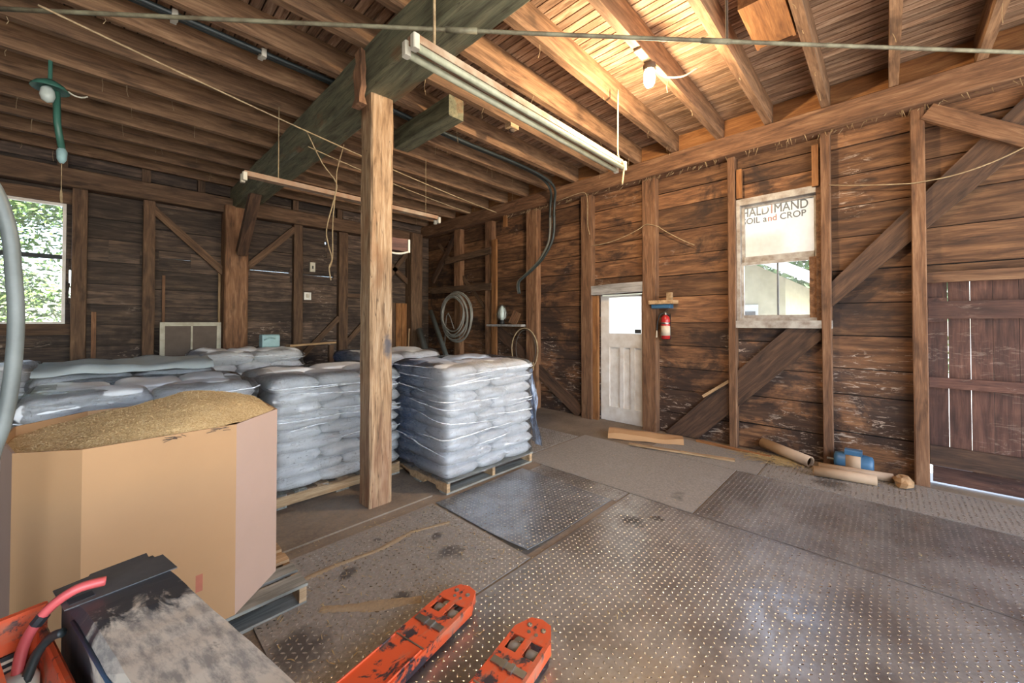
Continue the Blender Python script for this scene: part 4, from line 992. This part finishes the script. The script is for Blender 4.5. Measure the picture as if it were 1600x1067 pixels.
MB().bbox((-.13, -.14, .055), (-.06, -.07, .16), .004).build('upright_block', 'pallet', br)
MB().bbox((-.10, -.10, -.06), (.05, .16, -.002), .006).build('metal_tray', 'blue', br)
coil = empty('pipe_coil', 'grey coiled plastic pipe hung on the far wall', 'pipe coil', (5.455, 6.96, 1.72))
for k in range(7):
    r = .56 - .028 * k + random.uniform(-.01, .01); cz = .0 - .02 * (k % 3) + .012 * k; cy = random.uniform(-.03, .03) * (1 + k * .3)
    MB().tube([(-.012 * k - .02 + .012 * math.sin(a * 3 + k), cy + r * .96 * math.cos(a), cz + r * math.sin(a)) for a in [2 * math.pi * q / 40 for q in range(41)]], .017, 6).build('coil_turn', 'coil', coil, True)
hp = empty('wire_hoop', 'thin wire hoop hanging on the stud above the bags', 'hoop', (5.50, 4.95, 1.08))
MB().tube([(-.01, .33 * math.cos(a), .41 * math.sin(a)) for a in [2 * math.pi * q / 36 for q in range(37)]], .012, 6).build('hoop_ring', 'rope', hp, True)
MB().tube([(-.0, .25 * math.cos(a) - .02, .36 * math.sin(a) + .02) for a in [2 * math.pi * q / 36 for q in range(37)]], .006, 5).build('inner_wire', 'cablegrey', hp, True)
shf = empty('wall_shelf', 'rough grey shelf board nailed between far studs', 'shelf', (5.55, 5.47, 1.54))
MB().bbox((-.12, -.48, -.025), (.10, .48, .02), .004).build('shelf_board', 'greywood', shf)
jr = empty('caged_lamp', 'caged work light lying on the rough grey shelf', 'work light', (5.52, 5.58, 1.562), R(20))
MB().lathe([(.05, 0), (.055, .02), (.05, .06), (.03, .08)], (0, 0, 0), 12).build('handle', 'black', jr, True)
MB().lathe([(.03, .08), (.075, .13), (.085, .22), (.06, .32), (.02, .37)], (0, 0, 0), 14).build('bulb_guard', 'glassjar', jr, True)
for k in range(6):
    a = 2 * math.pi * k / 6; MB().tube([(.07 * math.cos(a), .07 * math.sin(a), .09), (.1 * math.cos(a), .1 * math.sin(a), .2), (.06 * math.cos(a), .06 * math.sin(a), .35), (0, 0, .39)], .005, 4).build('cage_wire', 'steel', jr)
tag(timber('scrap_board', (5.56, 5.34, 1.565), (5.62, 5.25, 1.80), .2, .02, 'stud', up=(1, 0, 0)), 'small brown scrap board leaning on the grey shelf', 'board')
tag(timber('hung_block', (5.52, 4.86, .70), (5.52, 4.86, .86), .22, .03, 'pallet', up=(1, 0, 0)), 'small pale board on the stud under the wire hoop', 'board')
def lean_pipe(a, b, r, label):
    a, b = V(a), V(b); d = b - a; o = empty('grey_pipe', label, 'pipe', tuple(a))
    ax = d.normalized(); u = ax.orthogonal().normalized(); w = ax.cross(u); m = MB(); n = 14
    for (p, rr) in ((V(), r), (d, r), (d, r * .85), (d * .9, r * .85)):
        for q in range(n): t = 2 * math.pi * q / n; m.v.append(tuple(p + (u * math.cos(t) + w * math.sin(t)) * rr))
    m.f = [(k*n+q, k*n+(q+1) % n, (k+1)*n+(q+1) % n, (k+1)*n+q) for k in range(3) for q in range(n)]
    m.build('pipe_wall', 'hose', o, True); return o
lean_pipe((4.98, 6.2, .06), (5.30, 7.75, 1.86), .055, 'long thin grey pipe leaning in the far corner')
lean_pipe((4.80, 6.7, .07), (5.05, 7.85, 1.42), .075, 'short thick grey pipe leaning in the far corner')
rope([(5.45, 7.45, .02), (5.5, 7.40, 1.75), (5.45, 7.05, 1.45)], .012, 'bent grey rod leaning beside the pipe coil', 'rod', 'coil')
tag(timber('pale_stick', (4.62, 7.7, .05), (4.92, 8.05, 1.45), .03, .02, 'pallet'), 'pale stick leaning in front of the corner post', 'stick')
# back wall things
bs = empty('old_window_sash', 'cream flaking window frame with brown panels leaning on the back wall', 'window frame', (.98, YB - .17, .62))
for a, b, mt_ in (((-.39, -.02, 0), (-.33, .02, .98), 'cream'), ((.33, -.02, 0), (.39, .02, .98), 'cream'), ((-.33, -.02, .92), (.33, .02, .98), 'cream'), ((-.33, -.02, 0), (.33, .02, .06), 'cream'), ((-.012, -.018, .06), (.012, .018, .92), 'cream')):
    MB().box(a, b).build('sash_bar', mt_, bs)
for x_ in (-.33, .012): MB().box((x_, -.004, .06), (x_ + .318, .004, .92)).build('panel', 'masonite', bs)
for k in (-.3, .3): MB().box((k - .05, -.05, -.62), (k + .05, .05, 0)).build('prop_block', 'studback', bs)
ob = empty('outlet_box', 'small white switch box on the back wall boards', 'outlet', (2.89, YB - .012, 2.62))
MB().bbox((-.05, -.03, 0), (.05, .01, .19), .005).build('box', 'plastic', ob); MB().box((-.012, -.036, .06), (.012, -.03, .12)).build('switch', 'black', ob)
ob = empty('outlet_box', 'square steel outlet box low on the back wall boards', 'outlet', (2.80, YB - .012, 2.05))
MB().bbox((-.07, -.02, 0), (.07, .01, .15), .005).build('box', 'steel', ob); MB().bbox((-.025, -.035, .04), (.025, -.02, .12), .003).build('cover', 'plastic', ob)
tc = empty('teal_container', 'pale teal plastic container on the stack by the back column', 'container', (1.80, 7.05, 1.205))
MB().bbox((-.12, -.09, 0), (.12, .09, .20), .02).build('tub', 'teal', tc); MB().tube([(-.1, -.1, .12), (-.03, -.13, .16), (.05, -.1, .14)], .012, 6).build('handle', 'teal', tc, True)
tag(timber('loose_board', (2.15, 7.35, 1.20), (3.0, 7.55, 1.22), .14, .03, 'pallet'), 'loose pale board lying behind the bags below the back wall', 'board')
for k, (x_, z_) in enumerate(((2.2, 0), (2.9, 0))):
    tag(timber('trestle_leg', (x_, 7.45, 0), (x_, 7.45, 1.18), .08, .08, 'studback', up=(0, 1, 0)), ('left' if k == 0 else 'right') + ' dark prop under the loose pale board', 'prop')

# hose hanging at the left
hs = empty('grey_hose', 'thick grey hose hanging at the left edge before the window', 'hose', (-.49, 2.2, 0))
pts = [(-.20, .06, 2.28), (.06, .05, 2.24), (.19, .05, 2.12), (.245, .05, 1.95), (.262, .05, 1.75), (.268, .05, 1.6), (.262, .05, 1.42), (.245, .05, 1.25), (.215, .05, 1.1), (.19, .05, .8), (.185, .05, .3), (.16, .05, .02)]
pp = []
for i in range(len(pts) - 1):
    for k in range(6):
        a, b, c, d_ = (V(pts[max(0, i - 1)]), V(pts[i]), V(pts[i + 1]), V(pts[min(len(pts) - 1, i + 2)])); t = k / 6
        pp.append(.5 * ((2 * b) + (c - a) * t + (2 * a - 5 * b + 4 * c - d_) * t * t + (3 * b - a - 3 * c + d_) * t ** 3))
MB().tube(pp, .021, 12).build('hose_tube', 'hose', hs, True)
MB().lathe([(.005, -.05), (.035, -.04), (.05, 0), (.035, .04), (.005, .05)], (.165, .05, 2.27), 14).build('end_ball', 'label', hs, True)

# ------------------------------------------------------------------ things on the floor by the right wall
def tube_obj(a, b, r, mat, label, name='paper_tube'):
    a, b = V(a), V(b); d = b - a; n = 14; ax = d.normalized(); u = ax.orthogonal().normalized(); w = ax.cross(u); m = MB()
    for (p, rr) in ((d * .05, r * .8), (V(), r * .8), (V(), r), (d, r), (d, r * .8), (d * .95, r * .8)):
        for q in range(n): t = 2 * math.pi * q / n; m.v.append(tuple(p + (u * math.cos(t) + w * math.sin(t)) * rr))
    m.f = [(k*n+q, k*n+(q+1) % n, (k+1)*n+(q+1) % n, (k+1)*n+q) for k in range(5) for q in range(n)]
    return tag(m.build(name, mat, None, True, loc=tuple(a)), label, 'tube')
tube_obj((5.12, .57, .058), (5.22, .09, .058), .05, 'paper', 'fat grey-brown cardboard tube lying in front of the blue motor')
tube_obj((5.33, .55, .05), (5.44, -.03, .05), .043, 'paper', 'thin cardboard tube lying behind the fat tube')
tube_obj((5.62, 1.12, .12), (5.36, .62, .07), .06, 'paper', 'brown paper roll lying under the sash window')
mo = empty('electric_motor', 'blue electric motor on the floor between two studs', 'motor', (5.50, .27, .0), R(90))
MB().lathe([(.05, -.16), (.085, -.15), (.09, -.12), (.095, -.10), (.095, .10), (.09, .12), (.085, .15), (.05, .16)], (0, 0, .115), 20, 0).build('housing', 'blue', mo, True)
MB().lathe([(.0965, -.06), (.0965, .06)], (0, 0, .115), 20, 0).build('steel_band', 'paper', mo, True)
MB().bbox((-.07, -.05, .19), (.07, .05, .25), .01).build('terminal_box', 'blue', mo)
MB().bbox((-.10, -.09, .0), (.10, .09, .03), .006).build('base_plate', 'blue', mo)
MB().tube([(.15, 0, .115), (.22, 0, .115)], .014, 8).build('shaft', 'steel', mo)
m = MB().lathe([(.03, 0), (.085, .01), (.09, .05), (.06, .085), (.02, .09)], (0, 0, 0), 9); m.v = [(x * 1.25 + random.uniform(-.012, .012), y * .8 + random.uniform(-.012, .012), max(0, z + random.uniform(-.008, .008))) for (x, y, z) in m.v]
tag(m.build('broken_block', 'stone', None, loc=(5.38, -.10, .008)), 'tan broken block beside the barn door stud', 'rubble')
# folded cardboard sleeve
m = MB(); N = 12
for i in range(N + 1):
    t = i / N; a = V((4.88, 2.82, 0)).lerp(V((5.28, 1.95, 0)), t); dirn = V((.9, .42, 0)).normalized()
    for (o_, z_) in ((-.11, .012), (-.075, .07 + .015 * math.sin(t * 7)), (.05, .11 - .03 * t), (.16, .10 - .04 * t)):
        m.v.append(tuple(a + dirn * o_ + V((0, 0, z_ + .004 * math.sin(t * 15)))))
m.f = [(i*4+k, (i+1)*4+k, (i+1)*4+k+1, i*4+k+1) for i in range(N) for k in range(3)]
cs = m.build('cardboard_sleeve', 'card', None, False); cs.modifiers.new('thick', 'SOLIDIFY').thickness = .005
tag(cs, 'folded brown cardboard sleeve lying before the white door', 'cardboard')
tag(timber('long_stick', (4.70, 2.42, .03), (5.00, 1.27, .022), .055, .02, 'pallet', seg=3, jit=.003), 'long pale lath lying in front of the cardboard sleeve', 'stick')
tag(timber('loose_lath', (5.50, 1.85, .02), (5.42, 1.0, .02), .06, .02, 'orange', seg=3, jit=.003), 'brown lath lying along the wall below the brace', 'stick')
def slivers(n, region, lmin, lmax, mat, name, label, zf=.009, wk=1):
    m = MB(); c = 0
    while c < n:
        x, y, ok = region(); 
        if not ok: continue
        c += 1; a = random.uniform(0, 6.28); l = random.uniform(lmin, lmax); w = wk * random.uniform(.0012, .0026); dx, dy = math.cos(a), math.sin(a); z = zf + random.uniform(0, .006)
        b = random.uniform(-.3, .3); mx, my = x + dx * l / 2, y + dy * l / 2; ex, ey = mx + math.cos(a + b) * l / 2, my + math.sin(a + b) * l / 2
        m.add([(x - dy * w, y + dx * w, z), (x + dy * w, y - dx * w, z), (mx - dy * w, my + dx * w, z + .003), (mx + dy * w, my - dx * w, z + .003), (ex, ey, z)], [(0, 1, 3, 2), (2, 3, 4)])
    return tag(m.build(name, mat), label, 'straw', kind='stuff')
slivers(520, lambda: (random.uniform(.6, 2.6), random.uniform(1.0, 3.0), True), .012, .05, 'twine', 'loose_straw', 'loose straw bits scattered over the plates before the pallets')
slivers(260, lambda: (random.gauss(5.36, .08), random.gauss(.95, .16), True), .06, .22, 'twine', 'straw_wisps', 'wisps of straw heaped along the wall below the window', .02, 2.2)
slivers(300, lambda: (random.uniform(2.2, 5.4), random.uniform(-.6, 3.2), True), .01, .03, 'twine', 'straw_litter', 'fine straw litter over the steel plates at right')
def ridge(pts, w, label):
    m = MB(); P_ = [V((*p, 0)) for p in pts]; sm = []
    for i in range(len(P_) - 1):
        for k in range(10): sm.append(P_[i].lerp(P_[i + 1], k / 10))
    for i, p in enumerate(sm):
        t = (sm[min(i + 1, len(sm) - 1)] - sm[max(i - 1, 0)]).normalized(); nn = V((-t.y, t.x, 0)); ww = w * (1 + .5 * noise.noise(p * 6))
        for s, z in ((-1, .0075), (-.4, .012), (.4, .012), (1, .0075)): m.v.append(tuple(p + nn * ww * s + V((0, 0, z + .002 * noise.noise(p * 30 + V((s, 0, 0)))))))
    m.f = [(i*4+k, i*4+k+1, (i+1)*4+k+1, (i+1)*4+k) for i in range(len(sm) - 1) for k in range(3)]
    return tag(m.build('grain_trail', 'dust', None, True), label, 'grain', kind='stuff')
ridge([(.83, 2.62), (1.05, 2.62), (1.35, 2.58), (1.62, 2.62), (1.95, 2.52)], .022, 'thin trail of spilled grain curving to the post')
ridge([(.84, 2.28), (1.05, 2.10), (1.30, 1.93)], .035, 'straight trail of spilled grain from the bin pallet')

# ------------------------------------------------------------------ outside
def foliage(n, blobs, size, mat, par):
    m = MB()
    for _ in range(n):
        (c, r) = random.choice(blobs); d = V((random.gauss(0, 1), random.gauss(0, 1), random.gauss(0, 1))).normalized() * random.random() ** .45
        p = V(c) + V((d.x * r[0], d.y * r[1], d.z * r[2])); s = size * random.uniform(.6, 1.3)
        u = V((random.gauss(0, 1), random.gauss(0, 1), random.gauss(0, .6))).normalized(); w = u.orthogonal().normalized()
        if random.random() < .5: w = u.cross(w)
        m.add([p - u * s, p + w * s * .45, p + u * s, p - w * s * .45], [(0, 1, 2, 3)])
    return tag(m.build('foliage', mat, par), kind='stuff')
def tree(loc, h, blobs, n, size, mat, label):
    t = empty('tree', label, 'tree', loc)
    MB().tube([(0, 0, -.1), (.05, .03, h * .4), (-.05, 0, h * .8)], [.16, .11, .05], 8).build('trunk', 'bark', t, True)
    for k in range(6):
        a = k * 1.1; MB().tube([(0, 0, h * (.3 + .06 * k)), (.5 * math.cos(a), .4 * math.sin(a), h * (.4 + .07 * k)), (1.0 * math.cos(a), .8 * math.sin(a), h * (.45 + .08 * k))], [.05, .03, .012], 5).build('branch', 'bark', t, True)
    foliage(n, blobs, size, mat, t); return t
tree((-1.9, 12.0, 0), 4.6, [((.3, -.6, 3.0), (1.3, .7, .8)), ((.6, -.5, 2.0), (1.0, .6, .6)), ((-.4, -.3, 1.6), (.9, .6, .7)), ((.9, -.8, 3.8), (.9, .6, .5)), ((.2, -.2, 1.0), (1.1, .6, .3)), ((0, .2, 4.6), (1.4, 1, .8))], 12000, .056, 'leaf', 'leafy green tree outside the back window')
tree((19, 1.6, 0), 7, [((0, 0, 4.5), (2.5, 2.5, 2.2)), ((0, -1.5, 2.5), (1.8, 1.8, 1.5)), ((0, 1.8, 5.5), (2, 2, 1.6))], 7000, .2, 'leaf2', 'dark tree behind the cream house outside the sash window')
hd = empty('hedge', 'low green shrub outside the sash window beside the house', 'shrub', (15.5, -.3, -.06))
foliage(900, [((0, 0, .8), (.8, 1.2, .8))], .12, 'leaf', hd)
MB().tube([(0, 0, 0), (0, .05, .9)], .05, 6).build('stem', 'bark', hd)
ho = empty('house', 'cream house with dark roof outside the sash window', 'house', (10, 4.0, -.06))
MB().prism([(-2.45, 0), (2.6, 0), (2.6, 2.6), (0, 4.1), (-2.45, 2.6)], 0, 5, 0).build('house_walls', 'housewall', ho)
for s in (-1, 1):
    MB().add([(-.6, 0, 4.2), (5.4, 0, 4.2), (5.4, s * 3.3, 2.28), (-.6, s * 3.3, 2.28), (-.6, 0, 4.3), (5.4, 0, 4.3), (5.4, s * 3.3, 2.4), (-.6, s * 3.3, 2.4)],
             [(0, 3, 2, 1), (4, 5, 6, 7), (0, 1, 5, 4), (1, 2, 6, 5), (2, 3, 7, 6), (3, 0, 4, 7)]).build('roof_slope', 'roof', ho)
    timber('fascia', (-.62, 0, 4.22), (-.62, s * 3.32, 2.31), .03, .2, 'white', ho)
hw = MB().box((-.03, -1.95, 0), (.02, -1.55, 2.05)).build('house_door', 'cardgrey', ho)
MB().box((-.04, -1.90, 1.1), (-.03, -1.60, 1.9)).build('door_pane', 'print', hw)
